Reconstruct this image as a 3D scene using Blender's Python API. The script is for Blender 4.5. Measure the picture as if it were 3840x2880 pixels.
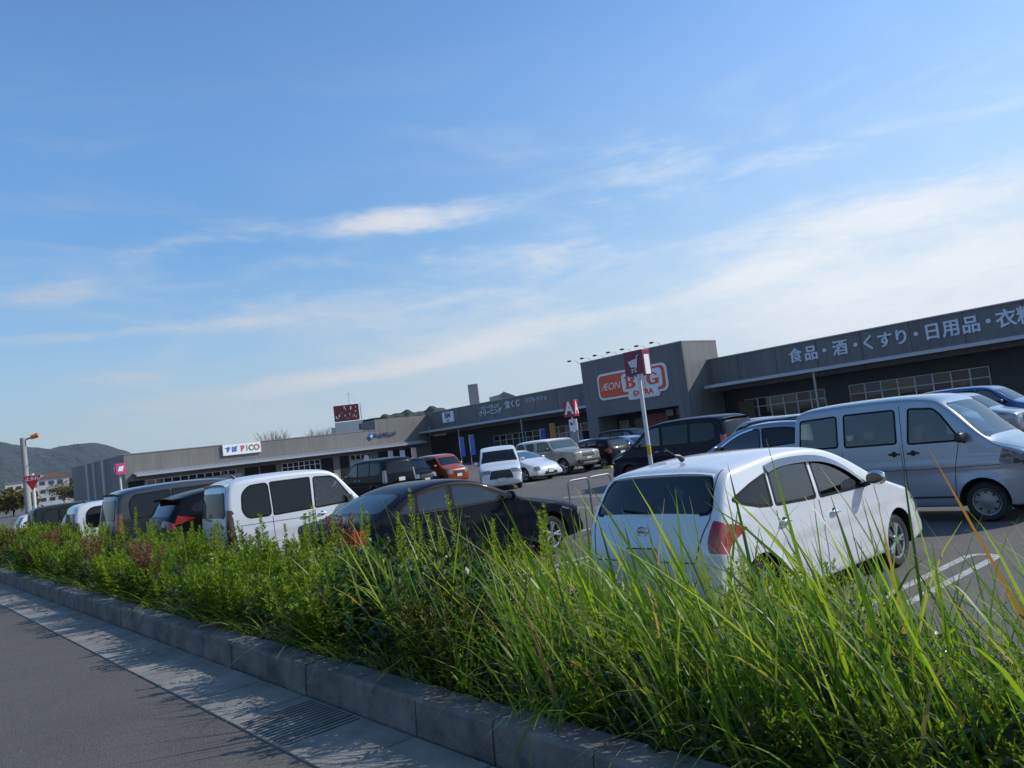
import bpy, bmesh, math, random
import numpy as np
from mathutils import Vector, Matrix
from mathutils.geometry import delaunay_2d_cdt
R = math.radians
random.seed(7); rng = np.random.default_rng(11)
for o in list(bpy.data.objects): bpy.data.objects.remove(o)
S = bpy.context.scene; COL = S.collection

# ------------------------------------------------------------------ camera
EYE = 1.95
cam = bpy.data.cameras.new('camera'); camo = bpy.data.objects.new('camera', cam); COL.objects.link(camo)
rt = Vector((0.63823, 0.75979, -0.12404)); up = Vector((0.13474, 0.04839, 0.98970)); fw = Vector((-0.75796, 0.64837, 0.07150))
camo.matrix_world = Matrix(((rt.x, up.x, -fw.x, 0), (rt.y, up.y, -fw.y, 0), (rt.z, up.z, -fw.z, EYE), (0, 0, 0, 1)))
cam.sensor_width = 36; cam.lens = 27.82; cam.clip_start = .05; cam.clip_end = 12000
S.camera = camo
# ------------------------------------------------------------------ sun, sky, exposure
SUN_AZ, SUN_EL = 30.5, 36.0           # azimuth measured from +Y towards +X
sd = Vector((math.sin(R(SUN_AZ))*math.cos(R(SUN_EL)), math.cos(R(SUN_AZ))*math.cos(R(SUN_EL)), math.sin(R(SUN_EL))))
sl = bpy.data.lights.new('sun', 'SUN'); sl.energy = 4.3; sl.angle = R(.53); sl.color = (1, .955, .88)
so = bpy.data.objects.new('sun', sl); COL.objects.link(so); so.rotation_euler = sd.to_track_quat('Z', 'Y').to_euler()
S.view_settings.view_transform = 'Standard'; S.view_settings.look = 'None'
S.view_settings.exposure = 0.0; S.view_settings.gamma = 1; S.view_settings.use_curve_mapping = False
W = bpy.data.worlds.new('World'); S.world = W; W.use_nodes = True
def sky():
    nt = W.node_tree; N = nt.nodes; L = nt.links; N.clear()
    def nd(t, **k):
        n = N.new(t)
        for a, b in k.items(): setattr(n, a, b)
        return n
    def mth(op, a, b=None, clamp=False):
        n = nd('ShaderNodeMath', operation=op, use_clamp=clamp)
        for i, v in enumerate((a, b)):
            if v is None: continue
            if isinstance(v, (int, float)): n.inputs[i].default_value = v
            else: L.new(v, n.inputs[i])
        return n.outputs[0]
    def sstep(v, a, b):
        n = nd('ShaderNodeMapRange', interpolation_type='SMOOTHSTEP'); L.new(v, n.inputs[0])
        n.inputs[1].default_value = a; n.inputs[2].default_value = b; return n.outputs[0]
    sk = nd('ShaderNodeTexSky', sky_type='NISHITA'); sk.sun_disc = False; sk.sun_elevation = R(SUN_EL); sk.sun_rotation = R(SUN_AZ)
    sk.altitude = 0; sk.air_density = 1.0; sk.dust_density = .25; sk.ozone_density = 1.8
    tc = nd('ShaderNodeTexCoord'); sp = nd('ShaderNodeSeparateXYZ'); L.new(tc.outputs['Generated'], sp.inputs[0])
    az = mth('MULTIPLY', mth('ARCTAN2', sp.outputs[0], sp.outputs[1]), 57.29578)
    el = mth('MULTIPLY', mth('ARCSINE', sp.outputs[2]), 57.29578)
    cv = nd('ShaderNodeCombineXYZ'); L.new(mth('MULTIPLY', az, .09), cv.inputs[0]); L.new(mth('MULTIPLY', el, .34), cv.inputs[1])
    def noise(scale, det, rough, dist=0., off=0.):
        mp = nd('ShaderNodeMapping'); L.new(cv.outputs[0], mp.inputs[0]); mp.inputs['Location'].default_value = (off, off*.7, 0)
        n = nd('ShaderNodeTexNoise'); L.new(mp.outputs[0], n.inputs['Vector'])
        n.inputs['Scale'].default_value = scale; n.inputs['Detail'].default_value = det; n.inputs['Roughness'].default_value = rough; n.inputs['Distortion'].default_value = dist
        return n.outputs['Fac']
    n1 = noise(1.5, 8, .62, .5, 3.1); n2 = noise(.8, 6, .55, .9, 9.3); n3 = noise(5.5, 9, .66, .8, 1.7)
    # cloud banks: azimuth, elevation, half width, half height, tilt, strength, edge sharpness, all on the sky itself
    blobs = [(-56.2, 16.6, 7.2, 1.0, .03, 1.25), (-49, 13.2, 7.5, 1.3, -.06, .62), (-23, 11.6, 11, 1.7, .02, 1.15), (-20, 7.9, 13, 1.6, .05, 1.1),
             (-31, 9.3, 7, 1.1, .03, .8), (-58, 6.3, 13, .75, .06, 1.1), (-47, 7.9, 10, .75, .05, .9), (-75.8, 7.2, 3.6, .7, 0, .75), (-80, 12.7, 5, .9, .08, .7),
             (-76, 10.1, 9, .5, .03, .65), (-39, 17.6, 6.5, 3.2, .12, .42), (-72, 15.4, 7, 1.3, .15, .45), (-63, 11.2, 11, 1.7, -.03, .62), (-50, 10, 11, 1.5, .1, .5),
             (-28, 16.5, 12, 2.6, .1, .35), (-70, 4.0, 16, 1.7, .02, .6), (-18, 5, 20, 2.2, .0, .85), (100, 22, 60, 14, 0, .6)]
    tot = None
    for a, e, wa, we, tilt, st in blobs:
        da = mth('SUBTRACT', az, a); de = mth('SUBTRACT', mth('SUBTRACT', el, e), mth('MULTIPLY', da, tilt))
        q = mth('ADD', mth('POWER', mth('DIVIDE', mth('ABSOLUTE', da), wa), 2.), mth('POWER', mth('DIVIDE', mth('ABSOLUTE', de), we), 2.))
        m = mth('MULTIPLY', mth('EXPONENT', mth('MULTIPLY', q, -1.)), st)
        tot = m if tot is None else mth('ADD', tot, m)
    tx = mth('ADD', mth('MULTIPLY', n1, .68), mth('MULTIPLY', n3, .32))
    dens = sstep(mth('ADD', tot, mth('MULTIPLY', mth('SUBTRACT', tx, .5), 2.4)), .15, 1.45)
    dens = mth('MULTIPLY', dens, sstep(tot, .04, .45))
    wisp = mth('MULTIPLY', sstep(n2, .44, .78), mth('MULTIPLY', sstep(el, 30., 9.), .36))
    low = mth('MULTIPLY', sstep(el, 16., 0.), .68)
    sunward = mth('MULTIPLY', mth('MULTIPLY', sstep(az, -75., -8.), sstep(el, 36., 4.)), .5)
    hz = mth('ADD', low, sunward, True); dens = mth('ADD', mth('MULTIPLY', dens, .85), mth('MULTIPLY', mth('SUBTRACT', 1., dens), wisp), True)
    def mixc(f, a_, b_, bt='MIX'):
        n = nd('ShaderNodeMix', data_type='RGBA', blend_type=bt)
        for i, v in ((0, f), (6, a_), (7, b_)):
            if isinstance(v, (int, float, tuple)): n.inputs[i].default_value = v
            else: L.new(v, n.inputs[i])
        return n.outputs[2]
    # haze and clouds are brighter on the sun's side of the sky
    dt = nd('ShaderNodeVectorMath', operation='DOT_PRODUCT'); L.new(tc.outputs['Generated'], dt.inputs[0]); dt.inputs[1].default_value = tuple(sd)
    def sunside(lo):
        cb = nd('ShaderNodeMapRange'); L.new(dt.outputs['Value'], cb.inputs[0]); cb.inputs[1].default_value = -.6; cb.inputs[2].default_value = .5; cb.inputs[3].default_value = lo; cb.inputs[4].default_value = 1.; return cb.outputs[0]
    # the clear sky is deeper near the horizon than the model gives on so dry a day
    deep = nd('ShaderNodeMapRange'); L.new(el, deep.inputs[0]); deep.inputs[1].default_value = 0; deep.inputs[2].default_value = 24; deep.inputs[3].default_value = .62; deep.inputs[4].default_value = 1.
    c0 = mixc(1., mixc(1., sk.outputs[0], SKYT, 'MULTIPLY'), deep.outputs[0], 'MULTIPLY')
    c1 = mixc(hz, c0, mixc(1., HAZEC, sunside(.46), 'MULTIPLY')); c2 = mixc(dens, c1, mixc(1., CLOUDC, sunside(.45), 'MULTIPLY'))
    bg = nd('ShaderNodeBackground'); L.new(c2, bg.inputs[0]); bg.inputs[1].default_value = .108
    ou = nd('ShaderNodeOutputWorld'); L.new(bg.outputs[0], ou.inputs[0])
SKYT = (1.08, 1.55, 1.86, 1); CLOUDC = (8.7, 8.8, 8.9, 1); HAZEC = (7.0, 7.7, 8.2, 1)
sky()

# ------------------------------------------------------------------ materials
MATS = {}
def mat(name, col, rough=.6, metal=0., coat=0., spec=.5, var=0., vscale=6., bump=0., bscale=60., col2=None, coatr=.04):
    if name in MATS: return MATS[name]
    m = bpy.data.materials.new(name); m.use_nodes = True; nt = m.node_tree; b = nt.nodes['Principled BSDF']
    b.inputs['Base Color'].default_value = (*col, 1); b.inputs['Roughness'].default_value = rough; b.inputs['Metallic'].default_value = metal
    b.inputs['Coat Weight'].default_value = coat; b.inputs['Coat Roughness'].default_value = coatr; b.inputs['Specular IOR Level'].default_value = spec
    tc = nt.nodes.new('ShaderNodeTexCoord')
    if var or col2:
        n = nt.nodes.new('ShaderNodeTexNoise'); n.inputs['Scale'].default_value = vscale; n.inputs['Detail'].default_value = 8; n.inputs['Roughness'].default_value = .65
        nt.links.new(tc.outputs['Object'], n.inputs['Vector'])
        r = nt.nodes.new('ShaderNodeValToRGB'); r.color_ramp.elements[0].position = .33; r.color_ramp.elements[1].position = .67
        c2 = col2 or tuple(min(1, c*(1+var)) for c in col); c1 = col if col2 else tuple(c*(1-var) for c in col)
        r.color_ramp.elements[0].color = (*c1, 1); r.color_ramp.elements[1].color = (*c2, 1)
        nt.links.new(n.outputs['Fac'], r.inputs[0]); nt.links.new(r.outputs[0], b.inputs['Base Color'])
    if bump:
        n = nt.nodes.new('ShaderNodeTexNoise'); n.inputs['Scale'].default_value = bscale; n.inputs['Detail'].default_value = 6
        nt.links.new(tc.outputs['Object'], n.inputs['Vector'])
        bp = nt.nodes.new('ShaderNodeBump'); bp.inputs['Strength'].default_value = bump; bp.inputs['Distance'].default_value = .02
        nt.links.new(n.outputs['Fac'], bp.inputs['Height']); nt.links.new(bp.outputs[0], b.inputs['Normal'])
    MATS[name] = m; return m
def streaks(m, base, k=.16):
    """rain streaks and sheet-to-sheet tone differences on cladding"""
    nt = m.node_tree; N = nt.nodes; L = nt.links; b = N['Principled BSDF']; tc = N.new('ShaderNodeTexCoord'); outs = []
    for sc, s_ in (((.9, .9, .09), 3.), ((.33, .33, .0), 1.)):
        mp = N.new('ShaderNodeMapping'); mp.inputs['Scale'].default_value = sc; L.new(tc.outputs['Object'], mp.inputs[0])
        n = N.new('ShaderNodeTexNoise') if s_ > 2 else N.new('ShaderNodeTexVoronoi'); n.inputs['Scale'].default_value = s_; L.new(mp.outputs[0], n.inputs['Vector'])
        outs.append(n.outputs['Fac'] if s_ > 2 else n.outputs['Color'])
    mx = N.new('ShaderNodeMix'); mx.data_type = 'RGBA'; mx.inputs[0].default_value = .35; L.new(outs[0], mx.inputs[6]); L.new(outs[1], mx.inputs[7])
    bw = N.new('ShaderNodeRGBToBW'); L.new(mx.outputs[2], bw.inputs[0]); r = N.new('ShaderNodeValToRGB'); r.color_ramp.elements[0].position = .3; r.color_ramp.elements[1].position = .7
    r.color_ramp.elements[0].color = (*[c*(1-k) for c in base], 1); r.color_ramp.elements[1].color = (*[c*(1+k) for c in base], 1); L.new(bw.outputs[0], r.inputs[0]); L.new(r.outputs[0], b.inputs['Base Color'])
def asphalt(name, base, scale=1.):
    m = mat(name, base, .85, spec=.35); nt = m.node_tree; N = nt.nodes; L = nt.links; b = N['Principled BSDF']; tc = N['Texture Coordinate'] if 'Texture Coordinate' in N else N.new('ShaderNodeTexCoord')
    a = N.new('ShaderNodeTexNoise'); a.inputs['Scale'].default_value = .35*scale; a.inputs['Detail'].default_value = 6
    g = N.new('ShaderNodeTexVoronoi'); g.inputs['Scale'].default_value = 110*scale
    st = N.new('ShaderNodeTexNoise'); st.inputs['Scale'].default_value = 2.2*scale; st.inputs['Detail'].default_value = 10; st.inputs['Roughness'].default_value = .7
    for t in (a, g, st): L.new(tc.outputs['Object'], t.inputs['Vector'])
    def mm(op, x, y):
        n = N.new('ShaderNodeMath'); n.operation = op
        for i, v in enumerate((x, y)):
            if isinstance(v, (int, float)): n.inputs[i].default_value = v
            else: L.new(v, n.inputs[i])
        return n.outputs[0]
    f = mm('ADD', mm('MULTIPLY', a.outputs['Fac'], .5), mm('ADD', mm('MULTIPLY', st.outputs['Fac'], .45), mm('MULTIPLY', g.outputs['Color'], .28)))
    r = N.new('ShaderNodeValToRGB'); r.color_ramp.elements[0].position = .3; r.color_ramp.elements[1].position = .95
    r.color_ramp.elements[0].color = (*[c*.6 for c in base], 1); r.color_ramp.elements[1].color = (*[c*1.45 for c in base], 1)
    L.new(f, r.inputs[0]); L.new(r.outputs[0], b.inputs['Base Color'])
    bp = N.new('ShaderNodeBump'); bp.inputs['Strength'].default_value = .5; bp.inputs['Distance'].default_value = .006; L.new(g.outputs['Distance'], bp.inputs['Height']); L.new(bp.outputs[0], b.inputs['Normal'])
    return m
def paint(name, col, metal=.25, rough=.32):
    dark = max(col) < .03; m = mat(name, col, rough, 0. if dark else metal, coat=.32 if dark else .9, spec=.03 if dark else .4, coatr=.03)
    m.node_tree.nodes['Principled BSDF'].inputs['Coat IOR'].default_value = 1.42; return m
def glass(name, tint, trans, rough=.02, ior=1.8):
    if name in MATS: return MATS[name]
    m = bpy.data.materials.new(name); m.use_nodes = True; nt = m.node_tree; N = nt.nodes; L = nt.links; N.remove(N['Principled BSDF'])
    t = N.new('ShaderNodeBsdfTransparent'); t.inputs[0].default_value = (*[c*trans for c in tint], 1)
    g = N.new('ShaderNodeBsdfGlossy'); g.inputs['Roughness'].default_value = rough; g.inputs[0].default_value = (1, 1, 1, 1)
    fr = N.new('ShaderNodeFresnel'); fr.inputs[0].default_value = ior
    mx = N.new('ShaderNodeMixShader'); L.new(fr.outputs[0], mx.inputs[0]); L.new(t.outputs[0], mx.inputs[1]); L.new(g.outputs[0], mx.inputs[2]); L.new(mx.outputs[0], N['Material Output'].inputs[0])
    MATS[name] = m; return m
def foliage(name, cols, trans=.45, rough=.55, tcol=None):
    """leaf shader: colour varies from leaf to leaf, light passes through"""
    m = bpy.data.materials.new(name); m.use_nodes = True; nt = m.node_tree; N = nt.nodes; L = nt.links; b = N['Principled BSDF']
    geo = N.new('ShaderNodeNewGeometry'); r = N.new('ShaderNodeValToRGB'); L.new(geo.outputs['Random Per Island'], r.inputs[0])
    while len(r.color_ramp.elements) < len(cols): r.color_ramp.elements.new(.5)
    for e, (p, c) in zip(r.color_ramp.elements, cols): e.position = p; e.color = (*c, 1)
    L.new(r.outputs[0], b.inputs['Base Color']); b.inputs['Roughness'].default_value = rough; b.inputs['Specular IOR Level'].default_value = .35
    t = N.new('ShaderNodeBsdfTranslucent'); hs = N.new('ShaderNodeMix'); hs.data_type = 'RGBA'; hs.blend_type = 'MULTIPLY'; hs.inputs[0].default_value = 1
    L.new(r.outputs[0], hs.inputs[6]); hs.inputs[7].default_value = (*(tcol or (1.9, 1.75, .7)), 1); L.new(hs.outputs[2], t.inputs[0])
    mx = N.new('ShaderNodeMixShader'); mx.inputs[0].default_value = trans; L.new(b.outputs[0], mx.inputs[1]); L.new(t.outputs[0], mx.inputs[2]); L.new(mx.outputs[0], N['Material Output'].inputs[0])
    MATS[name] = m; return m
def emit(name, col, s):
    m = mat(name, col, .5); b = m.node_tree.nodes['Principled BSDF']; b.inputs['Emission Color'].default_value = (*col, 1); b.inputs['Emission Strength'].default_value = s; return m

M_RUB = mat('rubber', (.008, .008, .009), .6, spec=.15); M_TYRE = mat('tyre_rubber', (.018, .018, .019), .8); M_RIM = mat('alloy', (.42, .43, .45), .3, .9)
M_CHR = mat('chrome', (.75, .76, .78), .09, 1.); M_BLK = mat('black_plastic', (.016, .017, .019), .42); M_DRK = mat('dark_void', (.006, .006, .007), .9)
M_RED = mat('red_lens', (.32, .012, .014), .08, coat=1); M_CLR = mat('clear_lens', (.2, .21, .225), .12, .3, coat=1); M_PLATE = mat('plate_white', (.6, .62, .6), .45)
M_PRIV = mat('privacy_glass', (.006, .007, .010), .03, spec=.42); M_SEAT = mat('seat_cloth', (.075, .078, .085), .9, var=.2); M_AMB = mat('amber_lens', (.6, .2, .03), .1, coat=1)
G_CLEAR = glass('clear_glass', (.62, .72, .72), .92); G_SMOKE = glass('smoked_glass', (.5, .55, .6), .09)
M_WHITEP = mat('white_paint_metal', (.72, .73, .74), .4); M_STEEL = mat('galvanised_steel', (.2, .205, .215), .5, .3, var=.1)

# ------------------------------------------------------------------ mesh helpers
class MB:
    def __init__(s): s.v = []; s.f = []; s.mi = []; s.mats = []
    def m(s, mt):
        if mt not in s.mats: s.mats.append(mt)
        return s.mats.index(mt)
    def add(s, vs, fs, mt):
        k = len(s.v); i = s.m(mt); s.v += [tuple(v) for v in vs]; s.f += [tuple(k+a for a in f) for f in fs]; s.mi += [i]*len(fs); return s
    def box(s, c, d, mt, rz=0., bev=0.):
        x, y, z = d[0]/2, d[1]/2, d[2]/2; ca, sa = math.cos(rz), math.sin(rz)
        if bev:
            b = min(bev, x*.9, y*.9, z*.9); pts = []
            bm = bmesh.new(); bmesh.ops.create_cube(bm, size=1)
            for v in bm.verts: v.co = Vector((v.co.x*2*x, v.co.y*2*y, v.co.z*2*z))
            bmesh.ops.bevel(bm, geom=bm.edges[:], offset=b, segments=2, affect='EDGES', profile=.6)
            bm.verts.index_update(); vs = [v.co for v in bm.verts]; fs = [[v.index for v in f.verts] for f in bm.faces]; bm.free()
        else:
            vs = [Vector((i*x, j*y, k*z)) for k in (-1, 1) for j in (-1, 1) for i in (-1, 1)]
            fs = [(0, 2, 3, 1), (4, 5, 7, 6), (0, 1, 5, 4), (2, 6, 7, 3), (0, 4, 6, 2), (1, 3, 7, 5)]
        return s.add([(c[0]+v.x*ca-v.y*sa, c[1]+v.x*sa+v.y*ca, c[2]+v.z) for v in vs], fs, mt)
    def tube(s, pts, r, mt, n=8, cap=True):
        pts = [Vector(p) for p in pts]; rs = r if isinstance(r, (list, tuple)) else [r]*len(pts); vs = []; fs = []; u = None
        for i, p in enumerate(pts):
            t = (pts[min(i+1, len(pts)-1)]-pts[max(i-1, 0)]).normalized()
            if u is None: u = t.orthogonal().normalized()
            u = (u-t*u.dot(t)).normalized(); w = t.cross(u)
            vs += [p+(u*math.cos(a)+w*math.sin(a))*rs[i] for a in [2*math.pi*k/n for k in range(n)]]
        for i in range(len(pts)-1):
            fs += [(i*n+k, i*n+(k+1) % n, (i+1)*n+(k+1) % n, (i+1)*n+k) for k in range(n)]
        if cap: fs += [tuple(range(n))[::-1], tuple(range((len(pts)-1)*n, len(pts)*n))]
        return s.add(vs, fs, mt)
    def lathe(s, prof, mt, n=24, axis='x', c=(0, 0, 0), capped=False):
        vs = []; fs = []
        for a, r in prof:
            for k in range(n):
                t = 2*math.pi*k/n; q = {'x': (a, r*math.cos(t), r*math.sin(t)), 'z': (r*math.cos(t), r*math.sin(t), a), 'y': (r*math.cos(t), a, r*math.sin(t))}[axis]
                vs.append((c[0]+q[0], c[1]+q[1], c[2]+q[2]))
        for i in range(len(prof)-1): fs += [(i*n+k, i*n+(k+1) % n, (i+1)*n+(k+1) % n, (i+1)*n+k) for k in range(n)]
        if capped: fs += [tuple(range(n)), tuple(range((len(prof)-1)*n, len(prof)*n))]
        return s.add(vs, fs, mt)
    def quad(s, a, b, c, d, mt): return s.add([a, b, c, d], [(0, 1, 2, 3)], mt)
    def prism(s, poly, d0, d1, fn, mt):
        """polygon (u,v) between depths d0,d1; fn(u,v,d)->xyz"""
        n = len(poly); vs = [fn(u, v, d0) for u, v in poly]+[fn(u, v, d1) for u, v in poly]
        fs = [tuple(range(n)), tuple(range(n, 2*n))[::-1]]+[(k, k+n, (k+1) % n+n, (k+1) % n) for k in range(n)]
        return s.add(vs, fs, mt)
    def build(s, name, parent=None, smooth=False, recalc=True, merge=0, sharp=35):
        me = bpy.data.meshes.new(name); me.from_pydata(s.v, [], s.f)
        for mt in s.mats: me.materials.append(mt)
        me.polygons.foreach_set('material_index', s.mi)
        if recalc or merge:
            bm = bmesh.new(); bm.from_mesh(me)
            if merge: bmesh.ops.remove_doubles(bm, verts=bm.verts, dist=merge)
            if recalc: bmesh.ops.recalc_face_normals(bm, faces=bm.faces)
            bm.to_mesh(me); bm.free()
        if smooth:
            me.polygons.foreach_set('use_smooth', [True]*len(me.polygons))
            if sharp: me.set_sharp_from_angle(angle=R(sharp))
        me.update(); o = bpy.data.objects.new(name, me); COL.objects.link(o)
        if parent: o.parent = parent
        return o
def tag(o, label=None, cat=None, group=None, kind=None):
    for k, v in (('label', label), ('category', cat), ('group', group), ('kind', kind)):
        if v: o[k] = v
    return o
def empty(name, loc, rz, label, cat, group=None):
    o = bpy.data.objects.new(name, None); COL.objects.link(o); o.location = loc; o.rotation_euler = (0, 0, rz); o.empty_display_size = .2
    return tag(o, label, cat, group)
def copy_tree(o, parent=None):
    c = o.copy(); COL.objects.link(c); c.parent = parent
    for ch in o.children: copy_tree(ch, c)
    return c
def np_obj(name, V, F, mt, parent=None, smooth=False, mi=None):
    V = np.asarray(V, np.float32); F = np.asarray(F, np.int32); k = F.shape[1]
    me = bpy.data.meshes.new(name); me.vertices.add(len(V)); me.vertices.foreach_set('co', V.ravel())
    me.loops.add(F.size); me.loops.foreach_set('vertex_index', F.ravel()); me.polygons.add(len(F))
    me.polygons.foreach_set('loop_start', np.arange(0, F.size, k, dtype=np.int32)); me.polygons.foreach_set('loop_total', np.full(len(F), k, np.int32))
    for m_ in (mt if isinstance(mt, (list, tuple)) else [mt]): me.materials.append(m_)
    if mi is not None: me.polygons.foreach_set('material_index', np.asarray(mi, np.int32))
    if smooth: me.polygons.foreach_set('use_smooth', np.ones(len(F), bool))
    me.update(); me.validate(); o = bpy.data.objects.new(name, me); COL.objects.link(o)
    if parent: o.parent = parent
    return o
def text_obj(name, txt, size, mt, loc, rot, parent=None, bold=.0, ext=.03, align='CENTER', shear=0, space=1., sx=1.):
    cu = bpy.data.curves.new(name, 'FONT'); cu.body = txt; cu.size = size; cu.align_x = align; cu.align_y = 'CENTER'; cu.extrude = ext; cu.offset = bold; cu.shear = shear; cu.space_character = space
    cu.resolution_u = 3
    t = bpy.data.objects.new(name, cu); COL.objects.link(t); dg = bpy.context.evaluated_depsgraph_get(); me = bpy.data.meshes.new_from_object(t.evaluated_get(dg))
    bpy.data.objects.remove(t); bpy.data.curves.remove(cu)
    me.materials.clear(); me.materials.append(mt); o = bpy.data.objects.new(name, me); COL.objects.link(o); o.location = loc; o.rotation_euler = rot; o.scale = (sx, 1, 1)
    if parent: o.parent = parent
    return o
# ------------------------------------------------------------------ vehicles: builder
def chaikin(P, it=2, closed=False):
    P = np.asarray(P, float)
    for _ in range(it):
        A = P if closed else P[:-1]; B = np.roll(P, -1, 0) if closed else P[1:]
        Q = np.empty((2*len(A), P.shape[1])); Q[0::2] = .75*A+.25*B; Q[1::2] = .25*A+.75*B
        P = Q if closed else np.vstack([P[:1], Q, P[-1:]])
    return P
def resample(P, step):
    d = np.r_[0, np.cumsum(np.linalg.norm(np.diff(P[:, :2], axis=0), axis=1))]; n = max(3, int(d[-1]/step)); s = np.linspace(0, d[-1], n)
    return np.stack([np.interp(s, d, P[:, k]) for k in range(P.shape[1])], 1), s
def roundpoly(P, r):
    P = [Vector(p) for p in P]; out = []; n = len(P)
    for i in range(n):
        a, b, c = P[i-1], P[i], P[(i+1) % n]; d1 = (a-b); d2 = (c-b); q = min(r, d1.length*.45, d2.length*.45)
        p1 = b+d1.normalized()*q; p2 = b+d2.normalized()*q
        if r <= 0: out.append(tuple(b)); continue
        for t in (0, .33, .67, 1): out.append(tuple(p1*(1-t)**2+b*2*t*(1-t)+p2*t*t))
    return np.array(out)
def inpoly(Q, P):
    x, y = Q[:, 0], Q[:, 1]; c = np.zeros(len(Q), bool); n = len(P)
    for i in range(n):
        x1, y1 = P[i]; x2, y2 = P[i-1]
        if y1 == y2: continue
        c ^= ((y1 > y) != (y2 > y)) & (x < (x2-x1)*(y-y1)/(y2-y1)+x1)
    return c
def dist_to(Q, P, closed=True):
    """distance of the points Q to the polyline P"""
    A = P; B = np.roll(P, -1, 0)
    if not closed: A, B = A[:-1], B[:-1]
    d = np.full(len(Q), 9.)
    for a, b in zip(A, B):
        ab = b-a; t = np.clip(((Q-a)@ab)/(ab@ab+1e-12), 0, 1); d = np.minimum(d, np.hypot(*(Q-a-t[:, None]*ab).T))
    return d
def cdt(points, polys, sc=(1, 1), gap=.022, clear=.02):
    """constrained triangulation; the first polygon is the outer boundary, the others are trimmed where they would cross it"""
    sc = np.array(sc, float); out = polys[0]*sc; cl = []; vs = [tuple(p) for p in out]; es = [(i, (i+1) % len(out)) for i in range(len(out))]; G = np.asarray(points)*sc; used = out
    for P in polys[1:]:
        P = P*sc; D = []
        for a, b in zip(P, np.roll(P, -1, 0)):
            n = max(1, int(np.hypot(*(b-a))/.035)); D += [a+(b-a)*k/n for k in range(n)]
        D = np.array(D); ok = inpoly(D, out) & (dist_to(D, used) > gap) if len(used) else np.ones(len(D), bool)
        k0 = len(vs); ix = np.cumsum(ok)-1; vs += [tuple(p) for p in D[ok]]; n = len(D)
        es += [(k0+ix[i], k0+ix[(i+1) % n]) for i in range(n) if ok[i] and ok[(i+1) % n]]
        if ok.any(): used = np.vstack([used, D[ok]]) if False else used; cl.append(D[ok])
    for D in cl:
        d = np.min(np.hypot(G[:, None, 0]-D[None, :, 0], G[:, None, 1]-D[None, :, 1]), 1); G = G[d > clear]
    vs += [tuple(p) for p in G]
    v, _, f, *_ = delaunay_2d_cdt([Vector(p) for p in vs], es, [], 0, 1e-5, False)
    return np.array([(p.x, p.y) for p in v])/sc, np.array([t for t in f if len(t) == 3], int)
TS = np.array([0, .2, .4, .58, .72, .82, .89, .94, .97, .988, 1.]); TS = np.r_[-TS[:0:-1], TS]
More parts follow.
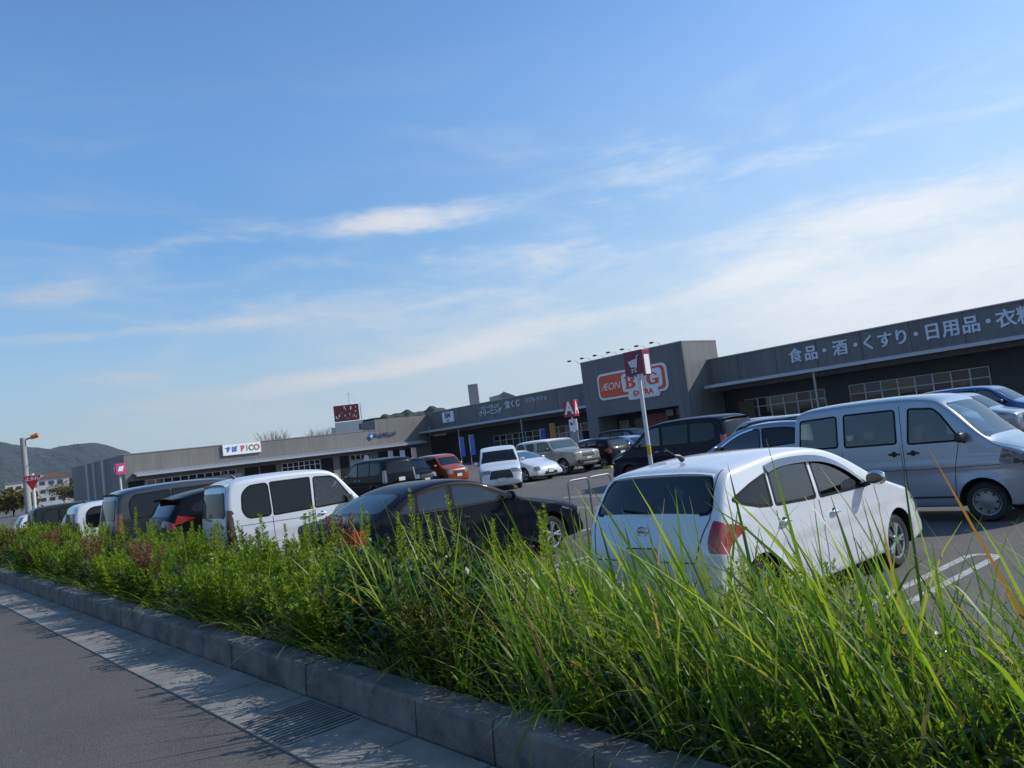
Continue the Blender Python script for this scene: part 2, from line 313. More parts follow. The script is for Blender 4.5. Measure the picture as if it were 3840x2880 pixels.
class Car:
    def __init__(s, sp, near=True):
        s.sp = sp; s.L, s.Wd, s.H = sp['L'], sp['W'], sp['H']; s.near = near
        step = .045 if near else .08
        C = np.array(sp['sil'], float); C = np.c_[s.L/2-C[:, 0], C[:, 1], C[:, 2]]
        y0, y1, zb = C[0, 0], C[-1, 0], sp.get('zb', .2)
        C = np.vstack([C, [[y1+.12, zb, .05], [0, zb, .05], [y0-.12, zb, .05]]]); C = np.vstack([[(C[-2]+C[-1])/2], C[-1:], C[:-1], [(C[-2]+C[-1])/2]]); C[0, 2] = C[-1, 2] = .05; C = np.vstack([C[:2], C[2:]])
        P = chaikin(C, 3); s.P, s.s = resample(P, step)
        T = np.gradient(s.P[:, :2], axis=0); T /= np.linalg.norm(T, axis=1)[:, None]+1e-9
        s.N = np.c_[T[:, 1], -T[:, 0]]
        A = .5*np.sum(s.P[:, 0]*np.roll(s.P[:, 1], -1)-np.roll(s.P[:, 0], -1)*s.P[:, 1])
        if A < 0: s.N = -s.N
        s.N *= 1
        # outward check
        cz = np.array([0, .7]); 
        if np.sum(s.N*(s.P[:, :2]-cz)) < 0: s.N = -s.N
        sN = np.unwrap(np.arctan2(s.N[:, 1], s.N[:, 0])); ds = np.gradient(s.s); kap = np.gradient(sN)/ds; kap *= 1 if abs(sN[-1]-sN[0]) > 0 and sN[-1] > sN[0] else -1
        lim = .8/np.maximum(kap, .05); lim = np.array([lim[max(0, i-3):i+4].min() for i in range(len(lim))]); r = np.minimum(s.P[:, 2], np.maximum(lim, .03))
        w_ = np.hanning(9); w_ /= w_.sum(); s.P[:, 2] = np.convolve(np.r_[r[-5:-1], r, r[1:5]], w_, 'valid')
        s.IN = s.P[:, :2]-s.N*s.P[:, 2:3]
        s.parts = {}
    def hw(s, y, z):
        sp = s.sp; y = np.asarray(y, float); z = np.asarray(z, float); b = s.Wd/2; zb = sp['belt']; zm = sp.get('zmid', .55)
        u = np.abs(y)/(s.L/2); f = np.clip((u-.5)/.5, 0, 1); b2 = b*(1-np.where(y > 0, sp.get('pf', .09), sp.get('pr', .07))*f**2.2)
        zz = np.minimum(z, zb)
        k = np.where(zz > zm, .03*((zz-zm)/(zb-zm))**2, .05*((zm-zz)/zm)**2)
        w = b2*(1-k)
        cz = sp.get('crease')
        if cz: w = w+.012*np.exp(-((z-cz-.02*y)/.035)**2)-.008*np.exp(-((z-cz+.11-.02*y)/.06)**2)
        h = np.maximum(z-zb, 0); w = w-sp.get('tumble', .25)*h*(h/(h+.06))
        for yw in sp['wheels']:   # slight arch flare
            yy = s.L/2-yw; d = np.hypot(y-yy, z-sp['wr']); w = w+.016*np.exp(-((d-sp['ar'])/.07)**2)*(z < zb)
        return w
    def side(s, Q, off=0., sgn=1):
        Q = np.asarray(Q, float); return np.c_[sgn*(s.hw(Q[:, 0], Q[:, 1])+off), Q[:, 0], Q[:, 1]]
    def strip(s, Q, off=0.):
        """Q: (arc length, t)"""
        q = [np.interp(Q[:, 0], s.s, a) for a in (s.P[:, 0], s.P[:, 1], s.P[:, 2], s.N[:, 0], s.N[:, 1], s.IN[:, 0], s.IN[:, 1])]
        t = Q[:, 1]; p = 2.8; o = q[2]*(1-np.clip(1-np.abs(t)**p, 0, 1)**(1/p))-off
        return np.c_[t*s.hw(q[5], q[6]), q[0]-q[3]*o, q[1]-q[4]*o]
    def near_s(s, d, z):
        y = s.L/2-d; return s.s[np.argmin((s.P[:, 0]-y)**2+(s.P[:, 1]-z)**2)]
    def put(s, key, V, F, mt, flip=False):
        s.parts.setdefault(key, MB()).add(V, [tuple(f[::-1]) if flip else tuple(f) for f in F.tolist()], mt)
    def ribbon(s, key, line, w, mt, off=.003, sgn=1, closed=True, kind='side'):
        P = np.asarray(line, float); 
        if closed: P = np.vstack([P, P[:1]])
        T = np.gradient(P, axis=0); 
        if closed: T[0] = T[-1] = (P[1]-P[-2])
        if kind == 'strip': asp = s.Wd/2; T = T*np.array([1, asp])
        T /= np.linalg.norm(T, axis=1)[:, None]+1e-9; n = np.c_[-T[:, 1], T[:, 0]]*w/2
        if kind == 'strip': n = n/np.array([1, asp])
        f = (lambda q: s.side(q, off, sgn)) if kind == 'side' else (lambda q: s.strip(q, off))
        A, B = f(P+n), f(P-n); m = len(P)
        s.put(key, np.vstack([A, B]), np.array([(i, i+1, m+i+1, m+i) for i in range(m-1)]), mt)
    def build(s, pm):
        sp = s.sp; step = .075 if s.near else .13
        Y = lambda P: np.array([(s.L/2-d, z) for d, z in P])
        # ---- side panels
        arches = []
        for d in sp['wheels']:
            a = np.linspace(0, 2*math.pi, 28 if s.near else 16, endpoint=False); arches.append(np.c_[s.L/2-d+sp['ar']*np.cos(a), sp['wr']+.02+sp['ar']*np.sin(a)])
        regs = [(k, m_, roundpoly(Y(P), r)) for k, m_, P, r in sp['side']]
        out = s.IN
        g = np.array([(y+(i % 2)*step/2, z) for i, z in enumerate(np.arange(.1, s.H, step*.87)) for y in np.arange(-s.L/2, s.L/2, step)])
        g = g[inpoly(g, out)]
        # keep grid points away from the outline
        dmin = np.min(np.hypot(g[:, None, 0]-out[None, ::2, 0], g[:, None, 1]-out[None, ::2, 1]), 1); g = g[dmin > step*.45]
        V, F = cdt(g, [out[:-1]]+arches+[p for _, _, p in regs]); c = V[F].mean(1)
        keep = inpoly(c, out)
        for a in arches: keep &= ~inpoly(c, a)
        F = F[keep]; c = c[keep]; lab = np.full(len(F), -1)
        for i, (_, _, p) in enumerate(regs): lab[inpoly(c, p)] = i
        for sg in (1, -1):
            V3 = s.side(V, 0, sg); s.put('body', V3, F[lab < 0], pm, sg < 0)
            for i, (k, m_, p) in enumerate(regs):
                key = k if k == 'body' else (k, sg, i if k in ('window',) else 0)
                s.put(key, V3, F[lab == i], m_, sg < 0)
                if k == 'window': s.ribbon(key, p, .028 if s.near else .04, sp.get('gasket', M_RUB), .004, sg)
            for ln in sp.get('seams', []): s.ribbon('body', resample(chaikin(Y(ln), 2), .035)[0], .008, M_DRK, .003, sg, False)
            for ln in (sp.get('sseams', []) if sg > 0 else []):
                q = np.array([(s.near_s(d, z), t) for d, z, t in ln]); k = np.linspace(0, len(q)-1, 24*(len(q)-1)+1); q = np.c_[np.interp(k, range(len(q)), q[:, 0]), np.interp(k, range(len(q)), q[:, 1])]; s.ribbon('body', q, .009, M_DRK, .003, 1, False, 'strip')
            for ln, w, mt in sp.get('bands', []): s.ribbon('body', resample(chaikin(Y(ln), 2), .04)[0], w, mt, .006, sg, False)
        # ---- top strip
        n80 = len(s.s)-1; regs = []
        for k, m_, P, r in sp['strip']:
            q = np.array([(s.near_s(d, z), t*s.Wd/2) for d, z, t in P]); q = roundpoly(q, r)/np.array([1, s.Wd/2]); regs.append((k, m_, q))
            if k not in ('windshield', 'rear_window', 'grille', 'body', 'roof_panel'): regs.append((k, m_, q*np.array([1, -1])))
        st = 1 if s.near else 1
        ts = TS if s.near else TS[np.r_[0, 2, 4:17:2, 18, 20]] if False else TS
        gr = np.array([(a, t) for a in s.s[1:-1] for t in ts[1:-1]])
        bd = np.array([(a, -1.) for a in s.s]+[(s.s[-1], t) for t in ts[1:-1]]+[(a, 1.) for a in s.s[::-1]]+[(s.s[0], t) for t in ts[::-1][1:-1]])
        V, F = cdt(gr, [bd]+[q for _, _, q in regs], (1, s.Wd/2), .004, .012); c = V[F].mean(1); lab = np.full(len(F), -1)
        for i, (_, _, q) in enumerate(regs): lab[inpoly(c, q)] = i
        V3 = s.strip(V); c3 = V3[F].mean(1); keep = np.ones(len(F), bool)
        for d in sp['wheels']: keep &= ~((np.abs(c3[:, 1]-(s.L/2-d)) < sp['ar']+.02) & (c3[:, 2] < .45) & (np.abs(c[:, 1]) > .5))
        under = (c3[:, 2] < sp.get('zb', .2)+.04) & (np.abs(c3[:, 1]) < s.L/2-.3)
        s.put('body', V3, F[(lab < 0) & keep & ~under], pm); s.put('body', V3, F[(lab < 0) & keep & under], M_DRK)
        for i, (k, m_, q) in enumerate(regs):
            sg = 1 if q[:, 1].mean() > 0 else -1
            key = (k, sg, 0) if k in ('headlight', 'tail_light', 'fog_lamp') else k
            s.put(key, V3, F[lab == i], m_)
            if k in ('windshield', 'rear_window'): s.ribbon(k, q, .03, sp.get('gasket', M_RUB), .004, 1, True, 'strip')
        # ---- wheel wells and wheels
        b = s.parts['body']; wx = s.Wd/2-sp.get('inset', .045)
        for d in sp['wheels']:
            for sg in (1, -1):
                y = s.L/2-d; a = np.linspace(-.25, math.pi+.25, 14); ra = sp['ar']+.005
                vs = [(sg*x, y+ra*math.cos(t), sp['wr']+.02+ra*math.sin(t)) for x in (wx+.02, wx-.28) for t in a]
                b.add(vs, [(i, i+1, 15+i, 14+i) for i in range(13)]+[tuple(range(14, 28))], M_DRK)
        if sp.get('interior'):
            I = MB(); w = s.Wd/2-.16; zf = .32
            I.box((0, s.L/2-sp['interior'][0]-.9, zf), (2*w, 2.2, .06), M_DRK)
            for k, d in enumerate(sp['interior'][1:]):
                for sx in (-.5, .5):
                    zz = sp['belt']
                    I.box((sx*w*1.02, s.L/2-d+.22, .52), (w*.82, .5, .16), M_SEAT, 0, .06)
                    I.box((sx*w*1.02, s.L/2-d-.1, .55+zz*.28), (w*.8, .15, zz*.66), M_SEAT, 0, .06)
                    I.box((sx*w*1.02, s.L/2-d-.13, zz+.13), (w*.42, .1, .19), M_SEAT, 0, .04)
            I.box((0, s.L/2-sp['interior'][0]-.08, sp['belt']-.08), (2*w, .34, .22), M_BLK, 0, .05)
            st = [(w*.5+.17*math.cos(t), s.L/2-sp['interior'][0]-.36+.06*math.sin(t), sp['belt']+.02+.16*math.sin(t)) for t in np.linspace(0, 2*math.pi, 15)]
            I.tube(st, .014, M_BLK, 6, False); s.parts['interior'] = I
        s.wx = wx
WHEELS = {}
def make_wheel(r, parent, loc, sg, style='spoke', rim=M_RIM):
    key = (round(r, 3), style, rim.name)
    if key not in WHEELS:
        w = .19; T = MB(); rr = r*.66
        T.lathe([(-w/2+.01, rr), (-w/2, rr+.03), (-w/2, r-.035), (-w/2+.03, r-.006), (-.03, r), (.03, r), (w/2-.03, r-.006), (w/2, r-.035), (w/2, rr+.03), (w/2-.01, rr)], M_TYRE, 28)
        t = T.build('wheel', smooth=True); Q = MB()
        Q.lathe([(w/2-.012, rr+.004), (w/2-.02, rr-.018), (.02, rr-.03), (-.06, rr-.03)], rim, 28)
        Q.lathe([(.0, rr-.02), (.0, .001)], M_BLK, 20)
        if style == 'spoke':
            for k in range(5):
                a = 2*math.pi*k/5
                for da in (-.16, .16):
                    p0 = (w/2-.03, .05*math.cos(a), .05*math.sin(a)); p1 = (w/2-.03, (rr-.015)*math.cos(a+da), (rr-.015)*math.sin(a+da)); Q.tube([p0, p1], [.024, .02], rim, 6)
        else:
            Q.lathe([(w/2-.015, rr-.03), (w/2-.02, .1), (w/2-.005, .06), (w/2-.005, .001)], rim, 24)
            for k in range(8): a = 2*math.pi*k/8; Q.box((w/2-.016, rr*.72*math.cos(a), rr*.72*math.sin(a)), (.012, .03, .03), M_BLK)
        Q.lathe([(w/2-.03, .06), (w/2-.005, .045), (w/2-.002, .001)], rim, 14)
        q = Q.build('rim', t, smooth=True); WHEELS[key] = t; t.hide_render = False
        first = True
    else: first = False
    t = WHEELS[key]
    if first: o = t
    else:
        o = t.copy(); COL.objects.link(o); q = t.children[0].copy(); COL.objects.link(q); q.parent = o
    o.parent = parent; o.location = loc; o.rotation_euler = (0, 0, 0 if sg > 0 else math.pi)
def make_car(spec, loc, head, pm, label, name='parked_car', cat='car', group=None, near=True, plates=True):
    sp = dict(SPECS[spec]); c = Car(sp, near); c.build(pm); rz = {'+y': 0, '+x': -math.pi/2, '-x': math.pi/2}.get(head, head)
    root = empty(name, (loc[0], loc[1], 0), rz, label, cat, group)
    for key, mb in c.parts.items():
        nm = key if isinstance(key, str) else key[0]
        if not mb.f: continue
        o = mb.build(nm, root, smooth=(nm != 'interior'), recalc=False, merge=2e-4, sharp=50)
    for d in sp['wheels']:
        for sg in (1, -1): make_wheel(sp['wr'], root, (sg*(c.wx-.095), c.L/2-d, sp['wr']), sg, sp.get('wheel', 'spoke'), sp.get('rim', M_RIM))
    def sidept(d, z, off=0.): return float(c.hw(c.L/2-d, z))+off, c.L/2-d, z
    for d, z in sp.get('handles', []):
        for sg in (1, -1):
            x, y, z_ = sidept(d, z); m = MB(); hm = sp.get('handle_mat') or pm
            m.tube([(sg*(x-.005), y+.085, z_), (sg*(x+.028), y+.06, z_+.003), (sg*(x+.032), y, z_+.004), (sg*(x+.028), y-.06, z_+.003), (sg*(x-.005), y-.085, z_)], [.012, .016, .018, .016, .012], hm, 8)
            m.lathe([(sg*(x-.004), .045), (sg*(x+.0025), .04), (sg*(x+.0025), .001)], M_BLK if hm is not M_BLK else M_DRK, 14, 'x', (0, y, z_)); m.build('door_handle', root, True)
    if 'mirror' in sp:
        d, z = sp['mirror']
        for sg in (1, -1):
            x, y, z_ = sidept(d, z); m = MB(); mm = sp.get('mirror_mat') or pm
            bm = bmesh.new(); bmesh.ops.create_icosphere(bm, subdivisions=3, radius=1)
            vs = []
            for v in bm.verts:
                q = v.co; e = lambda a: math.copysign(abs(a)**.7, a); vs.append((sg*(x+.14)+e(q.x)*.105, y+e(q.y)*.055*(1.1 if q.y > 0 else .55), z_+.06+e(q.z)*.075))
            bm.verts.index_update(); m.add(vs, [[v.index for v in f.verts] for f in bm.faces], mm); bm.free()
            m.tube([(sg*(x-.03), y+.0, z_-.02), (sg*(x+.09), y, z_+.02)], .028, M_BLK, 8)
            vs = [(sg*(x+.14)+.088*math.cos(t), y-.036, z_+.06+.06*math.sin(t)) for t in np.linspace(0, 2*math.pi, 16, endpoint=False)]; m.add(vs, [tuple(range(16))], M_CHR)
            m.build('side_mirror', root, True)
    if 'antenna' in sp:
        d, z = sp['antenna']; m = MB(); y = c.L/2-d; m.tube([(0, y+.05, z-.01), (0, y, z+.03), (0, y-.06, z+.05)], [.03, .022, .006], M_BLK, 8); m.tube([(0, y-.03, z+.03), (0, y-.2, z+.13)], [.006, .003], M_BLK, 6); m.build('antenna', root, True)
    if plates:
        for d, z, sg in sp['plates']:
            m = MB(); q = c.strip(np.array([[c.near_s(d, z), 0.]]))[0]; m.box((0, q[1]+sg*.012, z), (.33, .016, .165), M_PLATE, 0, .006); m.box((0, q[1]+sg*.004, z), (.35, .014, .185), M_BLK); m.build('number_plate', root)
    for fn in sp.get('extra', []): fn(c, root, pm)
    return root
def x_wiper(d0, z0, d1, z1):
    def f(c, root, pm):
        m = MB()
        a = c.strip(np.array([[c.near_s(d0, z0), .05]]), .02)[0]; b = c.strip(np.array([[c.near_s(d1, z1), -.42]]), .02)[0]
        m.tube([a, (a+b)/2+np.array([0, -.01, .0]), b], [.012, .009, .007], M_BLK, 6); m.build('wiper', root, True)
    return f
def x_spoiler(d, z, lip=.16, w=.8, mt=None):
    def f(c, root, pm):
        m = MB(); q = c.strip(np.array([[c.near_s(d, z), t] for t in np.linspace(-w, w, 11)]), .004); vs = []
        for p in q:
            vs += [(p[0], p[1]+.1, p[2]+.012), (p[0]*.98, p[1]-lip, p[2]-.015), (p[0]*.98, p[1]-lip+.01, p[2]-.045), (p[0], p[1]-.02, p[2]-.05)]
        fs = [(4*i+k, 4*i+(k+1) % 4, 4*i+4+(k+1) % 4, 4*i+4+k) for i in range(10) for k in range(4)]+[(0, 1, 2, 3), (43, 42, 41, 40)]
        m.add(vs, fs, mt or pm); m.build('spoiler', root, True, sharp=60)
    return f
def x_rails(d0, d1, z, t=.86):
    def f(c, root, pm):
        for sg in (1, -1):
            m = MB(); ds = np.linspace(d0, d1, 9); pts = []
            for i, d in enumerate(ds):
                zz = max(q_[1] for q_ in c.P if abs(q_[0]-(c.L/2-d)) < .1); p = c.strip(np.array([[c.near_s(d, zz), sg*t]]))[0]; pts.append((p[0], p[1], p[2]+(.045 if 0 < i < 8 else 0)))
            m.tube(pts, .02, M_BLK, 8); m.build('roof_rail', root, True)
    return f
def x_badge(d, z, sty='round'):
    def f(c, root, pm):
        q = c.strip(np.array([[c.near_s(d, z), 0.]]), .003)[0]; m = MB(); sg = 1 if d < c.L/2 else -1
        pts = [(.06*math.cos(t), q[1]+sg*.006, q[2]+.045*math.sin(t)) for t in np.linspace(0, 2*math.pi, 17)]; m.tube(pts, .009, M_CHR, 6, False); m.box((0, q[1]+sg*.006, q[2]), (.13, .012, .016), M_CHR); m.build('badge', root)
    return f
def x_visor(pts, h=.07):
    """smoked rain visors along the top of the side windows"""
    def f(c, root, pm):
        for sg in (1, -1):
            m = MB(); P = resample(chaikin(np.array([(c.L/2-d, z) for d, z in pts]), 2), .08)[0]
            a = c.side(P, .006, sg); b = c.side(P-np.array([0, h]), .03, sg); n = len(P)
            m.add(np.vstack([a, b]), [(i, i+1, n+i+1, n+i) for i in range(n-1)], mat('visor_smoke', (.06, .06, .07), .1, coat=1)); m.build('window_visor', root, True, recalc=False)
    return f
SPECS = {}
SPECS['hatch'] = dict(sseams=[[(3.72, 1.5, -.9), (4.0, .97, -.86), (4.09, .64, -.72), (4.09, .64, .72), (4.0, .97, .86), (3.72, 1.5, .9)], [(1.02, 1.08, -.93), (.3, .9, -.8), (.3, .9, .8), (1.02, 1.08, .93)]], L=4.1, W=1.695, H=1.57, belt=.99, tumble=.27, wheels=(.83, 3.43), wr=.305, ar=.345, crease=.76, pf=.12, pr=.06,
    sil=[(.03, .24, .28), (0, .45, .34), (.05, .7, .3), (.22, .88, .17), (.9, 1.05, .10), (1.1, 1.11, .08), (1.7, 1.445, .085), (2.15, 1.55, .09), (2.8, 1.57, .1), (3.45, 1.515, .12), (3.68, 1.475, .12), (3.93, 1.07, .13), (4.0, .97, .15), (4.06, .8, .17), (4.1, .55, .18), (4.08, .3, .16), (3.98, .22, .1)],
    side=[('window', G_CLEAR, [(1.33, 1.0), (1.7, 1.25), (2.0, 1.36), (2.27, 1.395), (2.31, 1.015)], .03), ('window', G_SMOKE, [(2.39, 1.02), (2.35, 1.40), (2.75, 1.39), (3.02, 1.355), (3.07, 1.05)], .03),
          ('window', M_PRIV, [(3.13, 1.055), (3.08, 1.345), (3.35, 1.28), (3.66, 1.18), (3.5, 1.12), (3.32, 1.075)], .02), ('tail_light', M_RED, [(3.55, .92), (3.75, .985), (4.2, 1.0), (4.2, .72), (3.88, .72), (3.8, .82)], .02), ('headlight', M_CLR, [(.1, .62), (.1, .8), (.62, .96), (.7, .92), (.35, .7)], .04)],
    strip=[('windshield', G_CLEAR, [(1.16, 1.135, -.9), (1.16, 1.135, .9), (1.69, 1.435, .84), (1.69, 1.435, -.84)], .08), ('rear_window', G_SMOKE, [(3.71, 1.435, -.84), (3.71, 1.435, .84), (3.92, 1.085, .88), (3.92, 1.085, -.88)], .1),
           ('tail_light', M_RED, [(3.955, 1.06, .9), (3.955, 1.06, 1.05), (4.06, .77, 1.05), (4.055, .79, .88), (4.03, .88, .86)], .02), ('headlight', M_CLR, [(.02, .62, .66), (.02, .62, 1.02), (.3, .9, 1.02), (.12, .8, .74)], .02), ('grille', M_BLK, [(.0, .42, -.6), (.0, .42, .6), (.04, .7, .5), (.04, .7, -.5)], .05)],
    seams=[[(2.35, .99), (2.345, .6), (2.35, .28)], [(3.09, 1.0), (3.08, .8), (2.9, .5)], [(1.22, .98), (1.2, .6), (1.22, .28)]], handles=[(2.12, .83), (3.0, .88)], handle_mat=M_CHR, mirror=(1.42, 1.02), mirror_mat=M_CHR, antenna=(3.35, 1.56), plates=[(4.08, .72, -1), (0, .42, 1)], interior=(1.2, 2.25, 3.1), extra=[])
SPECS['hatch']['extra'] = [x_wiper(3.92, 1.06, 3.9, 1.1), x_badge(4.01, .93), x_visor([(1.45, 1.1), (1.75, 1.31), (2.1, 1.425), (2.5, 1.455), (2.85, 1.455), (3.05, 1.42)]), x_spoiler(3.66, 1.49, .05, .86)]
SPECS['sedan'] = dict(sseams=[[(3.97, 1.1, -.86), (4.42, 1.04, -.8), (4.52, .68, -.6), (4.52, .68, .6), (4.42, 1.04, .8), (3.97, 1.1, .86)], [(1.36, 1.0, -.94), (.3, .82, -.78), (.3, .82, .78), (1.36, 1.0, .94)]], L=4.53, W=1.82, H=1.43, belt=.98, tumble=.36, wheels=(.86, 3.62), wr=.325, ar=.365, crease=.76, pf=.12, pr=.1,
    sil=[(.04, .22, .28), (0, .45, .34), (.05, .68, .28), (.22, .79, .17), (1.05, .95, .11), (1.42, 1.01, .08), (2.1, 1.35, .085), (2.6, 1.43, .1), (3.1, 1.41, .1), (3.5, 1.30, .1), (3.95, 1.09, .1), (4.1, 1.06, .1), (4.40, 1.045, .12), (4.46, 1.0, .2), (4.52, .72, .3), (4.52, .4, .28), (4.42, .22, .12)],
    side=[('window', G_CLEAR, [(1.66, .99), (2.12, 1.21), (2.42, 1.285), (2.66, 1.30), (2.72, 1.0)], .04), ('window', G_CLEAR, [(2.80, 1.0), (2.74, 1.305), (3.05, 1.285), (3.28, 1.24), (3.34, 1.015)], .04), ('window', G_CLEAR, [(3.39, 1.02), (3.34, 1.22), (3.55, 1.12), (3.66, 1.035)], .04),
          ('tail_light', M_RED, [(4.12, .92), (4.6, .92), (4.6, .7), (4.2, .72)], .04), ('headlight', M_CLR, [(.0, .58), (.0, .74), (.55, .78), (.62, .7), (.3, .6)], .04)],
    strip=[('windshield', G_CLEAR, [(1.47, 1.04, -.9), (1.47, 1.04, .9), (2.08, 1.335, .82), (2.08, 1.335, -.82)], .08), ('rear_window', G_CLEAR, [(3.44, 1.315, -.8), (3.44, 1.315, .8), (3.92, 1.1, .88), (3.92, 1.1, -.88)], .1),
           ('tail_light', M_RED, [(4.48, .93, .66), (4.48, .93, 1.02), (4.52, .7, 1.02), (4.52, .7, .62)], .03), ('headlight', M_CLR, [(.02, .56, .52), (.02, .56, 1.02), (.1, .74, 1.02), (.08, .72, .5)], .03), ('grille', M_BLK, [(.0, .44, -.3), (.0, .44, .3), (.06, .7, .26), (.06, .7, -.26)], .04)],
    seams=[[(2.76, .98), (2.74, .6), (2.76, .26)], [(3.42, .98), (3.36, .75), (3.15, .45)], [(1.56, .98), (1.42, .7), (1.46, .26)]], bands=[([(1.62, .985), (2.6, .995), (3.4, 1.005)], .014, M_BLK)], handles=[(2.55, .83), (3.2, .85)], mirror=(1.75, .98), plates=[(4.5, .62, -1), (0, .45, 1)], interior=(1.5, 2.6, 3.45), extra=[x_badge(4.49, .95)])
SPECS['kei_wagon'] = dict(sseams=[[(3.25, 1.68, -.88), (3.36, 1.05, -.88), (3.395, .55, -.84), (3.395, .55, .84), (3.36, 1.05, .88), (3.25, 1.68, .88)], [(.6, 1.1, -.93), (.14, .98, -.84), (.14, .98, .84), (.6, 1.1, .93)]], L=3.395, W=1.475, H=1.79, belt=1.06, tumble=.13, wheels=(.6, 3.0), wr=.28, ar=.325, crease=.86, pf=.1, pr=.05, zmid=.6,
    sil=[(.03, .24, .2), (0, .5, .25), (.02, .8, .22), (.1, .97, .14), (.5, 1.07, .09), (.64, 1.12, .07), (1.08, 1.66, .08), (1.35, 1.77, .09), (2.2, 1.8, .1), (2.95, 1.775, .11), (3.2, 1.72, .11), (3.3, 1.58, .11), (3.36, 1.05, .13), (3.395, .75, .18), (3.395, .4, .16), (3.32, .22, .08)],
    side=[('window', G_CLEAR, [(.82, 1.09), (1.15, 1.55), (1.25, 1.60), (1.6, 1.62), (1.64, 1.07)], .04), ('window', M_PRIV, [(1.71, 1.07), (1.68, 1.625), (2.46, 1.63), (2.46, 1.06)], .03), ('window', M_PRIV, [(2.51, 1.06), (2.51, 1.63), (2.86, 1.62), (3.0, 1.5), (3.03, 1.2), (2.94, 1.07)], .08),
          ('tail_light', mat('smoked_red_lens', (.07, .008, .01), .08, coat=1), [(3.2, 1.26), (3.5, 1.26), (3.5, .62), (3.17, .62), (3.2, .9)], .03), ('headlight', M_CLR, [(.0, .72), (.0, .92), (.36, .98), (.4, .86)], .04)],
    strip=[('windshield', G_CLEAR, [(.69, 1.18, -.9), (.69, 1.18, .9), (1.06, 1.63, .86), (1.06, 1.63, -.86)], .07), ('rear_window', M_PRIV, [(3.305, 1.53, -.82), (3.305, 1.53, .82), (3.35, 1.12, .84), (3.35, 1.12, -.84)], .07),
           ('tail_light', MATS['smoked_red_lens'], [(3.345, 1.26, .9), (3.345, 1.26, 1.02), (3.395, .62, 1.02), (3.395, .62, .9)], .01), ('headlight', M_CLR, [(.0, .7, .6), (.0, .7, 1.02), (.08, .94, 1.02), (.05, .9, .62)], .02), ('grille', M_BLK, [(0, .6, -.5), (0, .6, .5), (.02, .8, .55), (.02, .8, -.55)], .03)],
    seams=[[(1.66, 1.05), (1.66, .3)], [(2.49, 1.04), (2.49, .62), (2.42, .35)], [(.78, 1.08), (.82, .6), (.84, .3)], [(1.7, .93), (3.1, .96)]], bands=[([(2.45, .53), (3.2, .56)], .03, M_BLK)], handles=[(1.52, .95), (1.86, .95)], mirror=(.95, 1.1), plates=[(3.39, .85, -1), (0, .55, 1)], interior=(.75, 1.65, 2.6), antenna=(2.9, 1.79),
    extra=[x_wiper(3.35, 1.1, 3.345, 1.14), x_spoiler(3.2, 1.74, .1, .86)])
SPECS['kei_van'] = dict(sseams=[[(.42, 1.15, -.93), (.1, 1.03, -.84), (.1, 1.03, .84), (.42, 1.15, .93)], [(3.5, 1.7, -.88), (3.55, .6, -.88), (3.55, .6, .88), (3.5, 1.7, .88)]], L=3.55, W=1.475, H=1.9, belt=1.12, tumble=.14, wheels=(.66, 3.0), wr=.285, ar=.33, crease=.80, pf=.1, pr=.03, zmid=.6, wheel='disc', rim=mat('hubcap', (.25, .26, .27), .4, .6),
    sil=[(.04, .26, .12), (0, .45, .15), (.0, .8, .14), (.03, .98, .1), (.22, 1.06, .08), (.48, 1.14, .07), (1.0, 1.73, .085), (1.22, 1.86, .1), (1.85, 1.905, .1), (3.0, 1.89, .1), (3.38, 1.84, .1), (3.48, 1.72, .1), (3.54, 1.1, .1), (3.55, .6, .13), (3.53, .32, .1)],
    side=[('window', G_CLEAR, [(.86, 1.17), (1.1, 1.56), (1.2, 1.66), (1.55, 1.69), (1.6, 1.17)], .04), ('window', G_SMOKE, [(1.77, 1.19), (1.76, 1.695), (2.56, 1.695), (2.58, 1.19)], .04), ('window', G_CLEAR, [(2.70, 1.2), (2.69, 1.69), (3.32, 1.67), (3.36, 1.2)], .04),
          ('headlight', mat('smoked_lens', (.045, .047, .05), .12, coat=1), [(.0, .8), (.0, 1.0), (.36, 1.01), (.42, .84), (.3, .8)], .04), ('tail_light', M_RED, [(3.42, .95), (3.7, .95), (3.7, .55), (3.42, .55)], .02)],
    strip=[('windshield', G_CLEAR, [(.53, 1.2, -.9), (.53, 1.2, .9), (1.02, 1.715, .86), (1.02, 1.715, -.86)], .07), ('rear_window', G_SMOKE, [(3.485, 1.64, -.8), (3.485, 1.64, .8), (3.53, 1.15, .84), (3.53, 1.15, -.84)], .06), ('headlight', MATS['smoked_lens'], [(.0, .79, .62), (.0, .79, 1.05), (.06, 1.02, 1.05), (.04, .99, .64)], .02),
           ('tail_light', M_RED, [(3.54, .95, .86), (3.54, .95, 1.05), (3.55, .55, 1.05), (3.55, .55, .86)], .01), ('grille', M_BLK, [(.0, .36, -.55), (.0, .36, .55), (0, .5, .55), (0, .5, -.55)], .03)],
    seams=[[(1.68, 1.75), (1.68, .32)], [(2.63, 1.12), (2.63, .8), (2.56, .5)], [(.9, 1.12), (1.0, .7), (1.02, .32)], [(.4, .8), (1.68, .78), (3.45, .8)]], handles=[(1.54, 1.03), (1.82, 1.03)], handle_mat=M_BLK, mirror=(.82, 1.16), mirror_mat=M_BLK, plates=[(3.55, .7, -1), (0, .5, 1)], interior=(.55, 1.6, 2.7), bands=[([(1.05, .37), (2.6, .37)], .03, M_BLK)])
